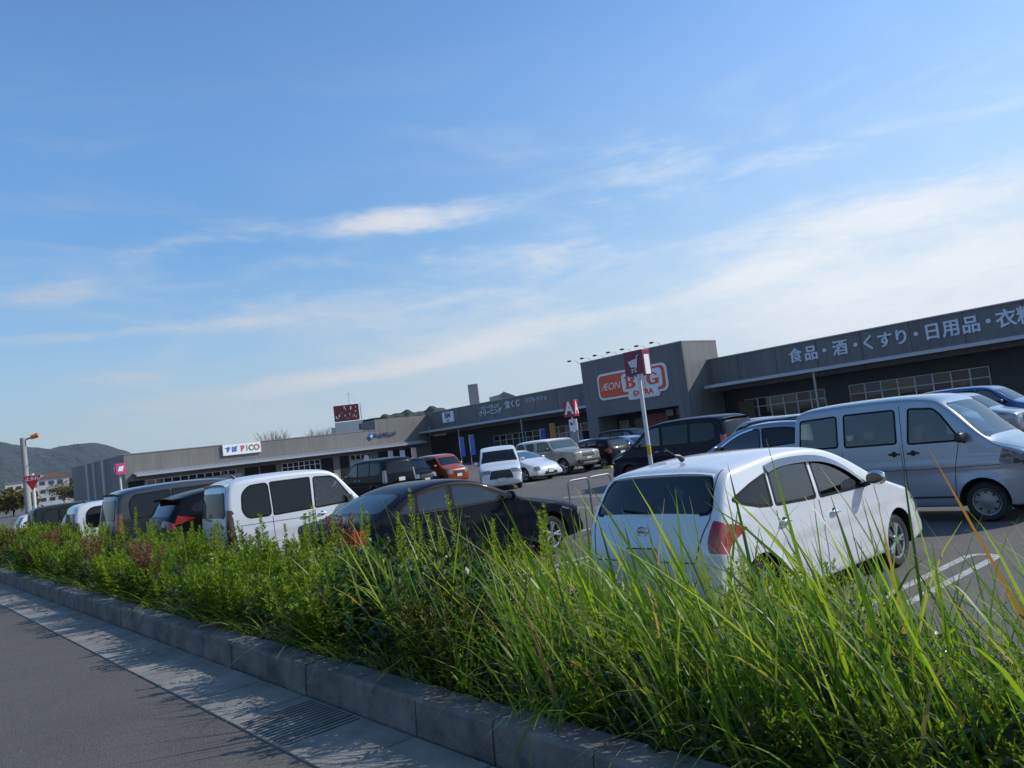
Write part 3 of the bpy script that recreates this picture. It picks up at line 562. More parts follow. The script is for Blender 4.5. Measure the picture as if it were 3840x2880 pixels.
SPECS['minivan'] = dict(L=4.75, W=1.78, H=1.86, belt=1.1, tumble=.17, wheels=(.92, 3.75), wr=.32, ar=.365, crease=.86, pf=.11, pr=.06, zmid=.6,
    sil=[(.04, .24, .28), (0, .5, .33), (.04, .82, .26), (.18, .98, .15), (.85, 1.12, .1), (1.0, 1.17, .08), (1.68, 1.7, .09), (2.1, 1.83, .1), (3.1, 1.87, .11), (4.2, 1.84, .12), (4.5, 1.76, .12), (4.6, 1.58, .12), (4.69, 1.05, .15), (4.75, .75, .22), (4.74, .4, .2), (4.6, .22, .1)],
    side=[('window', G_SMOKE, [(1.25, 1.13), (1.75, 1.58), (1.95, 1.66), (2.25, 1.68), (2.28, 1.12)], .04), ('window', M_PRIV, [(2.36, 1.12), (2.33, 1.685), (3.35, 1.69), (3.35, 1.11)], .03), ('window', M_PRIV, [(3.41, 1.11), (3.41, 1.69), (4.2, 1.66), (4.32, 1.5), (4.3, 1.16)], .07),
          ('tail_light', M_RED, [(4.48, 1.3), (4.9, 1.3), (4.9, .75), (4.5, .75)], .03), ('headlight', M_CLR, [(.0, .72), (.0, .92), (.6, 1.0), (.7, .92)], .04)],
    strip=[('windshield', M_PRIV, [(1.05, 1.22, -.9), (1.05, 1.22, .9), (1.66, 1.67, .86), (1.66, 1.67, -.86)], .07), ('rear_window', M_PRIV, [(4.6, 1.6, -.82), (4.6, 1.6, .82), (4.68, 1.12, .84), (4.68, 1.12, -.84)], .08),
           ('tail_light', M_RED, [(4.65, 1.3, .84), (4.65, 1.3, 1.02), (4.74, .75, 1.02), (4.74, .75, .84)], .02), ('headlight', M_CLR, [(.02, .72, .55), (.02, .72, 1.02), (.12, .94, 1.02), (.09, .9, .52)], .02), ('grille', M_BLK, [(0, .52, -.62), (0, .52, .62), (.05, .86, .5), (.05, .86, -.5)], .04)],
    seams=[[(2.31, 1.1), (2.31, .3)], [(3.38, 1.1), (3.38, .7), (3.25, .4)], [(1.2, 1.13), (1.28, .3)]], handles=[(2.12, .95), (2.5, .95)], handle_mat=M_CHR, mirror=(1.4, 1.13), plates=[(4.74, .85, -1), (0, .45, 1)], extra=[x_spoiler(4.5, 1.79, .12, .84)])
SPECS['clear_lamp_minivan'] = dict(SPECS['minivan'], side=[q if q[0] != 'tail_light' else (q[0], M_CLR, q[2], q[3]) for q in SPECS['minivan']['side']], strip=[q if q[0] != 'tail_light' else (q[0], M_CLR, q[2], q[3]) for q in SPECS['minivan']['strip']])
SPECS['suv'] = dict(L=4.62, W=1.85, H=1.69, belt=1.12, tumble=.34, wheels=(.9, 3.6), wr=.36, ar=.41, crease=.86, pf=.11, pr=.09, zmid=.6,
    sil=[(.04, .3, .28), (0, .6, .34), (.07, .87, .26), (.28, 1.0, .16), (1.15, 1.13, .1), (1.35, 1.19, .08), (2.1, 1.6, .09), (2.6, 1.69, .1), (3.4, 1.68, .11), (4.02, 1.6, .12), (4.2, 1.54, .12), (4.48, 1.18, .14), (4.56, 1.08, .22), (4.62, .8, .28), (4.6, .45, .22), (4.48, .3, .12)],
    side=[('window', G_SMOKE, [(1.62, 1.14), (2.15, 1.45), (2.5, 1.53), (2.7, 1.54), (2.74, 1.14)], .04), ('window', M_PRIV, [(2.82, 1.15), (2.77, 1.545), (3.35, 1.53), (3.6, 1.48), (3.66, 1.2)], .04), ('window', M_PRIV, [(3.72, 1.22), (3.68, 1.45), (3.95, 1.36), (4.02, 1.27)], .03),
          ('tail_light', M_RED, [(3.95, 1.12), (4.3, 1.2), (4.7, 1.2), (4.7, 1.02), (4.3, 1.04)], .02), ('headlight', M_CLR, [(.0, .78), (.0, .95), (.7, 1.02), (.75, .95)], .04)],
    strip=[('windshield', M_PRIV, [(1.42, 1.24, -.9), (1.42, 1.24, .9), (2.08, 1.57, .84), (2.08, 1.57, -.84)], .07), ('rear_window', M_PRIV, [(4.22, 1.51, -.8), (4.22, 1.51, .8), (4.46, 1.21, .86), (4.46, 1.21, -.86)], .08),
           ('tail_light', M_RED, [(4.53, 1.14, .6), (4.53, 1.14, 1.02), (4.58, 1.0, 1.02), (4.58, 1.02, .62)], .02), ('headlight', M_CLR, [(.02, .78, .55), (.02, .78, 1.02), (.16, .95, 1.02), (.12, .93, .52)], .02), ('grille', M_BLK, [(0, .5, -.55), (0, .5, .55), (.05, .86, .48), (.05, .86, -.48)], .04)],
    seams=[[(2.78, 1.1), (2.78, .36)], [(3.68, 1.15), (3.62, .8), (3.4, .5)], [(1.55, 1.12), (1.5, .36)]], bands=[([(1.4, .38), (3.1, .38)], .12, M_BLK)], handles=[(2.6, .98), (3.45, 1.0)], mirror=(1.72, 1.13), plates=[(4.61, .82, -1), (0, .55, 1)], extra=[x_spoiler(4.16, 1.57, .2, .86)])
SPECS['rail_suv'] = dict(SPECS['suv'], extra=[x_spoiler(4.16, 1.57, .12, .86), x_rails(2.15, 4.0, 1.68)], bands=SPECS['suv']['bands']+[([(1.75, 1.24), (2.15, 1.47), (2.55, 1.56)], .035, M_CHR)])
SPECS['liftback'] = dict(L=4.54, W=1.76, H=1.47, belt=.96, tumble=.34, wheels=(.93, 3.63), wr=.315, ar=.355, crease=.72, pf=.13, pr=.09,
    sil=[(.04, .2, .28), (0, .42, .36), (.08, .64, .3), (.32, .78, .18), (.95, .94, .11), (1.12, 1.0, .08), (2.15, 1.42, .09), (2.6, 1.475, .1), (3.2, 1.43, .1), (4.1, 1.16, .11), (4.28, 1.06, .15), (4.42, .95, .22), (4.52, .7, .28), (4.53, .4, .22), (4.42, .22, .1)],
    side=[('window', G_SMOKE, [(1.5, .98), (2.15, 1.27), (2.5, 1.33), (2.58, .98)], .04), ('window', M_PRIV, [(2.65, .99), (2.58, 1.335), (3.1, 1.29), (3.5, 1.14), (3.45, 1.04)], .04), ('tail_light', M_RED, [(4.1, .98), (4.6, 1.0), (4.6, .6), (4.3, .62)], .03), ('headlight', M_CLR, [(.0, .56), (.1, .72), (.75, .88), (.8, .82), (.45, .6)], .04)],
    strip=[('windshield', mat('sky_glass', (.05, .08, .11), .03, spec=.8), [(1.2, 1.05, -.9), (1.2, 1.05, .9), (2.12, 1.4, .84), (2.12, 1.4, -.84)], .07), ('rear_window', M_PRIV, [(3.3, 1.41, -.78), (3.3, 1.41, .78), (4.08, 1.175, .84), (4.08, 1.175, -.84)], .08), ('tail_light', M_RED, [(4.42, .96, .8), (4.42, .96, 1.02), (4.52, .6, 1.02), (4.52, .6, .78)], .02),
           ('headlight', M_CLR, [(.02, .52, .72), (.02, .52, 1.02), (.25, .75, 1.02), (.2, .72, .68)], .02), ('grille', M_BLK, [(.0, .24, -.55), (.0, .24, .55), (.01, .4, .42), (.01, .4, -.42)], .03)],
    seams=[[(2.6, .96), (2.6, .28)], [(1.42, .96), (1.36, .28)]], handles=[(2.4, .82), (3.3, .85)], mirror=(1.58, .96), plates=[(4.5, .8, -1), (0, .42, 1)])
SPECS['box_suv'] = dict(L=4.64, W=1.9, H=1.83, belt=1.22, tumble=.13, wheels=(.9, 3.58), wr=.39, ar=.45, crease=.9, pf=.06, pr=.05, zmid=.6, zb=.36,
    sil=[(.1, .42, .14), (.0, .55, .2), (.02, .9, .2), (.1, 1.1, .15), (.3, 1.14, .1), (1.35, 1.2, .09), (1.5, 1.25, .07), (1.85, 1.72, .08), (2.0, 1.81, .09), (3.2, 1.84, .1), (4.25, 1.82, .1), (4.42, 1.72, .1), (4.56, 1.15, .12), (4.62, .75, .16), (4.6, .45, .14)],
    side=[('window', G_SMOKE, [(1.72, 1.25), (1.95, 1.62), (2.05, 1.66), (2.65, 1.67), (2.65, 1.25)], .04), ('window', M_PRIV, [(2.95, 1.3), (2.95, 1.67), (3.5, 1.67), (3.4, 1.3)], .05), ('window', M_PRIV, [(3.65, 1.3), (3.75, 1.67), (4.2, 1.66), (4.3, 1.3)], .05), ('tail_light', M_RED, [(4.4, 1.15), (4.7, 1.15), (4.7, .85), (4.4, .85)], .02),
          ('roof_panel', M_WHITEP, [(1.6, 1.7), (1.6, 1.95), (4.6, 1.95), (4.6, 1.7)], 0)],
    strip=[('windshield', mat('green_glass', (.04, .07, .075), .03, spec=.8), [(1.54, 1.3, -.9), (1.54, 1.3, .9), (1.84, 1.7, .87), (1.84, 1.7, -.87)], .06), ('rear_window', M_PRIV, [(4.42, 1.68, -.8), (4.42, 1.68, .8), (4.53, 1.25, .84), (4.53, 1.25, -.84)], .05), ('roof_panel', M_WHITEP, [(1.9, 1.76, -1.02), (1.9, 1.76, 1.02), (4.38, 1.76, 1.02), (4.38, 1.76, -1.02)], 0),
           ('headlight', M_CLR, [(.0, .84, .5), (.0, .84, .8), (.06, 1.04, .8), (.06, 1.04, .5)], .08), ('grille', M_BLK, [(0, .82, -.46), (0, .82, .46), (.06, 1.05, .46), (.06, 1.05, -.46)], .05), ('tail_light', M_RED, [(4.56, 1.15, .86), (4.56, 1.15, 1.02), (4.6, .85, 1.02), (4.6, .85, .86)], .01)],
    seams=[[(2.8, 1.2), (2.8, .45)], [(1.6, 1.2), (1.6, .45)]], bands=[([(1.4, .45), (3.1, .45)], .14, M_BLK)], handles=[(2.55, 1.05)], mirror=(1.8, 1.25), mirror_mat=M_BLK, plates=[(4.6, .8, -1), (0, .68, 1)])
def x_bumper(c, root, pm):
    m = MB(); m.box((0, c.L/2+.02, .58), (1.5, .14, .2), M_BLK, 0, .05); m.box((0, c.L/2+.06, .5), (1.0, .08, .07), M_STEEL, 0, .02); m.build('front_bumper', root, True)
SPECS['box_suv']['extra'] = [x_bumper]
# ------------------------------------------------------------------ ground, road, lot
M_GROUND = mat('ground_earth', (.10, .095, .075), .95, var=.35, vscale=.05); M_LOT = asphalt('lot_asphalt', (.112, .101, .092)); M_ROAD = asphalt('road_asphalt', (.092, .081, .071), .8)
M_CONC = mat('gutter_concrete', (.205, .19, .168), .9, var=.3, vscale=3., bump=.35, bscale=90); M_KERB = mat('kerb_concrete', (.135, .127, .115), .9, var=.5, vscale=4., bump=.4, bscale=70)
M_SOIL = mat('bed_soil', (.05, .04, .028), .95, var=.5, vscale=5, bump=.8, bscale=25); M_LINE = mat('line_paint', (.2, .19, .175), .8, vscale=14., col2=(.52, .51, .48))
def st(o): o['kind'] = 'structure'; return o
RZ = .6
def sheet(name, x0, x1, y0, y1, z, mt, nx=1, ny=1):
    V = [(x, y, z) for y in np.linspace(y0, y1, ny+1) for x in np.linspace(x0, x1, nx+1)]; F = [(j*(nx+1)+i, j*(nx+1)+i+1, (j+1)*(nx+1)+i+1, (j+1)*(nx+1)+i) for j in range(ny) for i in range(nx)]
    return st(np_obj(name, V, F, mt))
sheet('ground', -3200, 3200, -3200, 3200, -.06, M_GROUND)
sheet('parking_lot', -140, 60, 4.9, 75, 0, M_LOT)
m = MB(); m.box((-50, -4.24, RZ/2-.03), (300, 11.6, RZ+.06), M_ROAD); st(m.build('road'))
m = MB()
x = 8.
while x > -130:      # gutter slabs with open joints
    ln = .6 if x > -14 else 2.4
    m.box((x-ln/2, 1.79, RZ-.045), (ln-.012, .46, .11), M_CONC, 0, .006 if x > -14 else 0); x -= ln
m.box((-60, 1.79, RZ-.09), (140, .44, .1), M_DRK); st(m.build('gutter'))
m = MB(); x = 8.
while x > -130:
    ln = .6 if x > -14 else 2.4
    b0 = len(m.v); prof = [(2.03, RZ-.1), (2.045, RZ+.165), (2.06, RZ+.182), (2.20, RZ+.185), (2.215, RZ+.17), (2.22, RZ-.1)]
    dx = random.uniform(-.004, .004); vs = [(x-.005, y+dx, z) for y, z in prof]+[(x-ln+.005, y+dx, z) for y, z in prof]; n = 6
    m.add(vs, [(k, k+1, n+k+1, n+k) for k in range(5)]+[tuple(range(6)), tuple(range(6, 12))[::-1]], M_KERB); x -= ln
m.box((-60, 2.13, RZ-.03), (140, .12, .26), M_DRK); st(m.build('kerb'))
def soilz(y): return float(np.interp(y, [2.2, 2.6, 4.7, 5.0], [RZ+.13, RZ+.16, .12, .05]))
V = []; ys = [2.19, 2.4, 2.8, 3.3, 3.8, 4.3, 4.75]; xs = np.r_[np.linspace(8, -20, 60), np.linspace(-22, -130, 50)]
for y in ys:
    for x in xs: V.append((x, y, soilz(y)+random.uniform(-.03, .03)))
n = len(xs); st(np_obj('planting_bed', V, [(j*n+i, j*n+i+1, (j+1)*n+i+1, (j+1)*n+i) for j in range(len(ys)-1) for i in range(n-1)], M_SOIL, smooth=True))
m = MB(); m.box((-60, 4.82, .05), (140, .15, .22), M_KERB, 0, .01); st(m.build('lot_kerb'))
m = MB()
for i in range(14): m.box((-4.45+i*.043, 1.79, RZ+.006), (.014, .42, .012), mat('grate_steel', (.05, .055, .06), .55, .5, var=.3))
for y in (1.58, 1.79, 2.0): m.box((-4.17, y, RZ+.0035), (.6, .02, .008), MATS['grate_steel'])
m.box((-4.17, 1.79, RZ+.001), (.6, .44, .004), M_DRK); tag(m.build('drain_grate'), 'dark steel drain grate let into the concrete gutter', 'drain grate')
# painted bays
m = MB()
def hairpin(x, y0, y1, w=.15, along='y', z=.004):
    t = .05
    def strip(pts):
        P = np.array(pts, float); T = np.gradient(P, axis=0); T /= np.linalg.norm(T, axis=1)[:, None]; nn = np.c_[-T[:, 1], T[:, 0]]*t
        A, B = P+nn, P-nn; k = len(P)
        if along == 'x': A, B = A[:, ::-1], B[:, ::-1]
        m.add([(*a, z) for a in A]+[(*b, z) for b in B], [(i, i+1, k+i+1, k+i) for i in range(k-1)], M_LINE)
    s_ = 1 if y1 > y0 else -1
    strip([(x-w, y0)]+[(x-w*math.cos(a), y1-s_*w+s_*w*math.sin(a)) for a in np.linspace(0, math.pi, 12)]+[(x+w, y0)])
for k in range(20): hairpin(-3.65-2.62*k, 5.0, 9.85)
for k in range(12): hairpin(14.6+2.6*k, -13.2, -18.2, along='x')     # bays of cars nosed towards -X
for k in range(12): hairpin(14.9+2.72*k, -31.5, -26.3, along='x')
for k in range(9): hairpin(23+2.75*k, -13.4, -8.6, along='x')
for x0, y0, x1, y1 in ((-24, 11.2, -14.2, 11.2), (-21.4, 12.6, -20.2, 12.6)):
    m.quad((x0, y0-.06, .004), (x1, y0-.06, .004), (x1, y1+.06, .004), (x0, y1+.06, .004), M_LINE)
st(m.build('painted_lines'))
m = MB(); m.box((-27.6, 29.2, .06), (.6, .18, .12), mat('wheel_stop', (.55, .47, .08), .7, var=.3), 0, .03); tag(m.build('wheel_stop'), 'yellow concrete wheel stop on the asphalt between beige off-roader and black hatchback', 'wheel stop')
# hills
def hills(name, prof, r0, r1, base, c1, c2, mounds):
    a = np.radians(np.linspace(prof[0][0], prof[-1][0], 260)); rr = np.linspace(r0, r1, 46); A, Q = np.meshgrid(a, rr); u = (Q-r0)/(r1-r0)
    el = np.interp(np.degrees(A), [p[0] for p in prof], [p[1] for p in prof]); ridge = r0+.62*(r1-r0)
    Z = np.tan(np.radians(el))*ridge*np.sin(np.clip(u/.62, 0, 2)*math.pi/2)**1.3
    nz = sum(np.sin(A*f+Q*g+p)*h for f, g, p, h in [(90, .012, 1, 1), (210, .02, 2, .6), (430, .03, 4, .35), (60, .03, 5, .8)]); Z = Z+nz*mounds*np.sin(np.clip(u, 0, 1)*math.pi)*(Z > 1)
    Z += rng.normal(0, .03*mounds*2, Z.shape)
    V = np.stack([np.sin(A)*Q, np.cos(A)*Q, Z+EYE-.5], -1).reshape(-1, 3); n = len(a)
    F = [(j*n+i, j*n+i+1, (j+1)*n+i+1, (j+1)*n+i) for j in range(len(rr)-1) for i in range(n-1)]
    mt = mat(name+'_forest', c1, .95, col2=c2, vscale=.05, bump=1., bscale=.09); mt.node_tree.nodes['Bump'].inputs['Distance'].default_value = 12
    return st(np_obj(name, V, F, mt, smooth=True))
hills('wooded_hills', [(-104, 2.2), (-96, 3.0), (-90, 3.3), (-86, 3.2), (-82.6, 3.55), (-81.5, 3.3), (-80.4, 3.02), (-79.2, 3.08), (-78.2, 3.12), (-77.2, 2.98), (-76.2, 2.6), (-75, 1.9), (-72, 1.0), (-68, .3)], 1100, 2600, 0, (.02, .032, .03), (.04, .052, .04), 2.2)
hills('near_hill', [(-66, .3), (-62, 1.8), (-59.2, 2.75), (-57.5, 3.02), (-55.5, 3.0), (-53.8, 2.85), (-52, 2.5), (-46, 1.0), (-40, .2)], 260, 520, 0, (.014, .022, .012), (.045, .055, .025), 1.2)

# ------------------------------------------------------------------ supermarket
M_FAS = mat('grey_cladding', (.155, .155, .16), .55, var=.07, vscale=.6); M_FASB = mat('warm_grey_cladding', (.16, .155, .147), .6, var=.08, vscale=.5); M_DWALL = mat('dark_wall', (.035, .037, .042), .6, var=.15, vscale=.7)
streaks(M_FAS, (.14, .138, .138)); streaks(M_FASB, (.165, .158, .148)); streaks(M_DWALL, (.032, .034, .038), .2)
M_CANO = mat('canopy_steel', (.40, .43, .47), .4, .3, var=.1); M_SOFF = mat('soffit', (.16, .15, .13), .8); M_FRAME = mat('window_frame', (.62, .63, .65), .45)
M_SHOP = mat('shop_glass', (.016, .018, .02), .04, spec=.7); M_LET = mat('white_letters', (.62, .68, .76), .5); M_ORR = mat('sign_orange_red', (.78, .085, .025), .4); M_SWH = mat('sign_white', (.8, .82, .84), .4)
M_CAP = mat('metal_coping', (.3, .3, .31), .4, .5); M_REDP = mat('red_panel', (.16, .03, .022), .5, var=.4, vscale=1.5); M_ROOF = mat('roof_sheet', (.2, .2, .21), .7)
store = empty('supermarket', (-30, 62, 0), 0, 'long grey supermarket with a tall entrance block, orange sign and white lettering along its fascia', 'supermarket')
def par(o, p): o.parent = p; o.matrix_parent_inverse = p.matrix_basis.inverted() if False else Matrix.Translation(-Vector(p.location)); return o
YF = 58.6
def ribbed(mb, x0, x1, y, z0, z1, mt, pitch=.3, dep=.03, nrm=-1):
    xs = np.arange(x0, x1, pitch); pts = []
    for x in xs: pts += [(x, 0), (x+pitch*.42, 0), (x+pitch*.5, dep), (min(x+pitch*.92, x1), dep)]
    pts.append((x1, 0)); k = len(pts)
    mb.add([(px, y+nrm*d, z0) for px, d in pts]+[(px, y+nrm*d, z1) for px, d in pts], [(i, i+1, k+i+1, k+i) for i in range(k-1)], mt)
for nm, x0, x1 in (('fascia', -41.7, 40), ('fascia', -86, -54.02)):
    m = MB(); ribbed(m, x0, x1, YF, 4.02, 6.86, M_FAS, .6, .012); m.box(((x0+x1)/2, YF+.32, 5.44), (x1-x0-.02, .6, 2.86), M_FAS); m.box(((x0+x1)/2, YF+.2, 6.91), (x1-x0, .62, .09), M_CAP)
    for xx in np.arange(x0+3, x1-1, 3.6): m.box((xx, YF-.006, 5.44), (.035, .012, 2.8), M_DWALL)
    par(m.build(nm, recalc=False), store)
m = MB(); m.box((9, 80, 6.5), (62, 40, .2), M_ROOF); m.box((-53, 61.5, 6.5), (62, 3, .2), M_ROOF); m.box((-23, YF+1.5, 4.07), (125.8, 1.9, .08), M_SOFF); par(m.build('roof'), store)
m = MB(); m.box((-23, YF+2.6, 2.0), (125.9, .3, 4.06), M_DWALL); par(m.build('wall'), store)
def canopy(x0, x1, zf, zb, y0, y1):
    m = MB(); pit = .33; xs = np.arange(x0, x1, pit); pts = []
    for x in xs: pts += [(x, 0), (x+pit*.4, 0), (x+pit*.5, .05), (x+pit*.9, .05)]
    k = len(pts); V = [(x, y0, zf+h) for x, h in pts]+[(x, y1, zb+h) for x, h in pts]; m.add(V, [(i, i+1, k+i+1, k+i) for i in range(k-1)], M_CANO)
    m.box(((x0+x1)/2, y0-.03, zf-.05), (x1-x0, .05, .24), M_CANO); m.box(((x0+x1)/2, (y0+y1)/2, zf-.1), (x1-x0, y1-y0-.02, .06), M_SOFF)
    return m.build('canopy')
par(canopy(-41.2, 40, 4.52, 4.66, 56.9, 58.55), store); par(canopy(-87.2, -54.2, 4.52, 4.66, 56.9, 58.55), store)
def window_row(parent, x0, x1, z0, z1, zt, n, y, ins=None, axis='y', seed=1):
    rr = random.Random(seed); w = (x1-x0)/n; fw_ = .045
    T = (lambda u, v, d: (u, y-d, v)) if axis == 'y' else (lambda u, v, d: (y+d, u, v))
    for i in range(n):
        a, b = x0+i*w+.001, x0+(i+1)*w-.001; f = MB(); outer = [(a, z0), (b, z0), (b, z1), (a, z1)]; holes = [[(a+fw_, p+.03), (b-fw_, p+.03), (b-fw_, q-.03), (a+fw_, q-.03)] for p, q in ((z0+.02, zt), (zt, z1-.02))]
        k = [T(u, v, d) for d in (.1, 0) for u, v in outer+[(a, zt), (b, zt)]+holes[0]+holes[1]]
        F = [(0, 1, 7, 6), (1, 5, 8, 7), (5, 4, 9, 8), (4, 0, 6, 9), (4, 5, 11, 10), (5, 2, 12, 11), (2, 3, 13, 12), (3, 4, 10, 13)]; F += [tuple(14+q for q in t[::-1]) for t in F]
        for lp in ((0, 1, 5, 2, 3, 4), (6, 7, 8, 9), (10, 11, 12, 13)): F += [(lp[j], lp[(j+1) % len(lp)], lp[(j+1) % len(lp)]+14, lp[j]+14) for j in range(len(lp))]
        f.add(k, F, M_FRAME); o = par(f.build('window'), parent)
        for p, q in ((z0+.03, zt), (zt, z1-.03)):
            g = MB(); mt = M_SHOP if not ins else rr.choice(ins); g.prism([(a+fw_-.004, p+.02), (b-fw_+.004, p+.02), (b-fw_+.004, q-.02), (a+fw_-.004, q-.02)], .02, .04, T, mt); qq = g.build('pane'); qq.parent = o
MP = [mat('poster_'+n, c, .35, spec=.6) for n, c in dict(rust=(.1, .032, .02), tan=(.12, .095, .06), amber=(.2, .1, .02), lilac=(.12, .09, .13), olive=(.06, .06, .03), brown=(.045, .03, .022), white=(.22, .21, .2)).items()]
yw = YF+2.44
window_row(store, -30.55, -20.4, .25, 3.02, 2.28, 8, yw, [M_SHOP]*3+MP[:6]+[MP[0]], seed=4); window_row(store, -40.1, -32.6, .1, 3.02, 2.28, 6, yw, [M_SHOP]*6+[MP[4]], seed=2); window_row(store, -16.1, -6, .1, 3.02, 2.28, 8, yw, [M_SHOP]*3+MP, seed=3)
window_row(store, -65.5, -58.4, .1, 2.95, 2.15, 6, yw, [M_SHOP]*2+MP[:3]+[MP[6]], seed=5); window_row(store, -76, -67.5, .1, 2.85, 2.2, 7, yw, [M_SHOP]*5+[MP[0], MP[5]], seed=6)
for x in (-31.3, -66.2, -5, -78): 
    m = MB(); m.box((x, 57.3, 2.2), (.16, .16, 4.4), M_CAP); par(m.build('pillar'), store)
# entrance block
X0, X1, YT, ZT = -54.0, -41.7, 55.2, 8.6
m = MB()
m.box((X0+.7, (YT+60.2)/2, 1.61), (1.4, 60.2-YT, 3.22), M_FAS); m.box((X1-.6, (YT+60.2)/2, 1.61), (1.2, 60.2-YT, 3.22), M_FAS); m.box(((X0+X1)/2, (YT+60.2)/2, (3.22+ZT)/2), (X1-X0, 60.2-YT, ZT-3.22), M_FAS); m.box(((X0+X1)/2, (YT+60.2)/2, ZT+.04), (X1-X0+.06, 60.26-YT, .1), M_CAP); par(m.build('entrance_block'), store)
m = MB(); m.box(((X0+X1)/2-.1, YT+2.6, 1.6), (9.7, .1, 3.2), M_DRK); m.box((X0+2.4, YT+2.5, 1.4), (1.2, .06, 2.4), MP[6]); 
for i, (dx, w, z, h, q) in enumerate([(6.2, 3.2, 2.2, 1.3, 0), (9.8, 1.6, 1.9, 1.9, 0), (4.6, 1.6, 2.0, 1.2, 5), (8.1, .8, 2.75, .6, 6), (9.2, .7, 2.75, .6, 1), (10.3, .6, 2.6, .7, 1)]): m.box((X0+dx, YT+2.5-.02*i, z), (w, .05, h), [M_REDP, MP[1], 0, 0, 0, MP[5], MP[6]][q])
par(m.build('entrance_glazing'), store)
m = MB(); m.box((-39.9, YF+2.2, 1.6), (1.5, .1, 2.6), MP[1]); par(m.build('notice_board'), store); m = MB(); m.box((-40.4, 57.5, 1.0), (.8, .3, 1.4), mat('pink_banner', (.45, .08, .2), .7)); par(m.build('notice_board'), store)
for i in range(7):
    x = X0-.3+i*1.72; m = MB(); m.tube([(x, YT+.1, ZT+.06), (x, YT-.3, ZT+.34), (x-.05, YT-1.0, ZT+.36)], .02, M_BLK, 6); m.box((x-.05, YT-1.1, ZT+.33), (.34, .22, .15), M_BLK, 0, .03); par(m.build('floodlight'), store)
def rrect(u0, u1, v0, v1, r, n=6):
    P = []
    for cx, cy, a0 in ((u1-r, v1-r, 0), (u0+r, v1-r, 90), (u0+r, v0+r, 180), (u1-r, v0+r, 270)):
        P += [(cx+r*math.cos(R(a0+90*k/n)), cy+r*math.sin(R(a0+90*k/n))) for k in range(n+1)]
    return P
TF = lambda u, v, d: (u, YT-d, v)
m = MB()
m.prism(rrect(-51.95, -43.6, 4.68, 7.17, .55), .02, .12, TF, M_SWH); m.prism(rrect(-48.35, -44.62, 4.32, 5.5, .25), .03, .118, TF, M_SWH)
m.prism(rrect(-51.75, -43.82, 4.88, 6.97, .42), .12, .15, TF, M_ORR); m.prism(rrect(-48.2, -44.75, 4.45, 5.3, .18), .151, .165, TF, M_SWH)
m.prism(rrect(-48.85, -44.16, 5.12, 6.78, .3), .15, .17, TF, M_SWH); sg = par(m.build('sign_board'), store)
def wtext(name, txt, size, mt, x, z, y, bold=.0, parent=store, axis='y', **k):
    rot = (math.pi/2, 0, 0) if axis == 'y' else (math.pi/2, 0, math.pi/2); o = text_obj(name, txt, size, mt, (x, y, z), rot, None, bold, **k)
    if parent: par(o, parent)
    return o
def slab(ch, x, z, h, w, mt):        # heavy slab-serif capitals of the main sign
    m = MB(); o = MB(); t = w*.3; T2 = lambda u, v, d: (u, YT-d, v)
    def q(P, mt_, d0, d1): m.prism([(x+a*w, z+b*h) for a, b in P], d0, d1, T2, mt_)
    if ch == 'B':
        q([(0, 0), (.55, 0), (.62, .02)]+[(.62+.36*math.sin(a), .27-.25*math.cos(a)) for a in np.linspace(.2, 2.6, 9)]+[(.66, .52)]+[(.6+.32*math.sin(a), .76-.24*math.cos(a)) for a in np.linspace(.5, 3.0, 9)]+[(.55, 1), (0, 1), (0, .9), (.12, .88), (.12, .12), (0, .1)], mt, .171, .2)
        q([(.4, .14), (.52, .14), (.62, .2), (.62, .36), (.52, .43), (.4, .43)], M_SWH, .2005, .206); q([(.4, .58), (.5, .58), (.58, .64), (.58, .8), (.5, .86), (.4, .86)], M_SWH, .2005, .206)
    if ch == 'I': q([(0, 0), (1, 0), (1, .12), (.78, .14), (.78, .86), (1, .88), (1, 1), (0, 1), (0, .88), (.22, .86), (.22, .14), (0, .12)], mt, .171, .2)
    if ch == 'G':
        q([(.5+.5*math.cos(a), .5+.5*math.sin(a)) for a in np.linspace(0, 2*math.pi, 28, endpoint=False)], mt, .171, .2); q([(.56+.24*math.cos(a), .5+.36*math.sin(a)) for a in np.linspace(0, 2*math.pi, 22, endpoint=False)], M_SWH, .2005, .206); q([(.7, .44), (1.02, .5), (1.02, .74), (.72, .68)], M_SWH, .2065, .21); q([(.52, .36), (1.04, .36), (1.04, .48), (.52, .48)], mt, .2105, .215); q([(.72, .06), (.98, .06), (.98, .42), (.72, .42)], mt, .2155, .218)
    return par(m.build('sign_lettering'), store)
slab('B', -48.5, 5.38, 1.12, 1.3, M_ORR); slab('I', -46.85, 5.38, 1.12, .5, M_ORR); slab('G', -45.9, 5.38, 1.12, 1.35, M_ORR)
m = MB(); m.prism([(-46.95, 5.12), (-46.88, 5.12), (-46.88, 6.78), (-46.95, 6.78)], .1705, .174, TF, M_ORR); m.prism([(-46.2, 5.12), (-46.13, 5.12), (-46.13, 6.78), (-46.2, 6.78)], .1705, .174, TF, M_ORR); par(m.build('sign_lettering'), store)
wtext('sign_lettering', 'EXTRA', .66, M_ORR, -46.5, 4.84, YT-.17, .03, ext=.01, sx=1.15); wtext('sign_lettering', 'ÆON', .92, M_SWH, -50.35, 5.85, YT-.16, .0, ext=.01, shear=.28, sx=1.05)
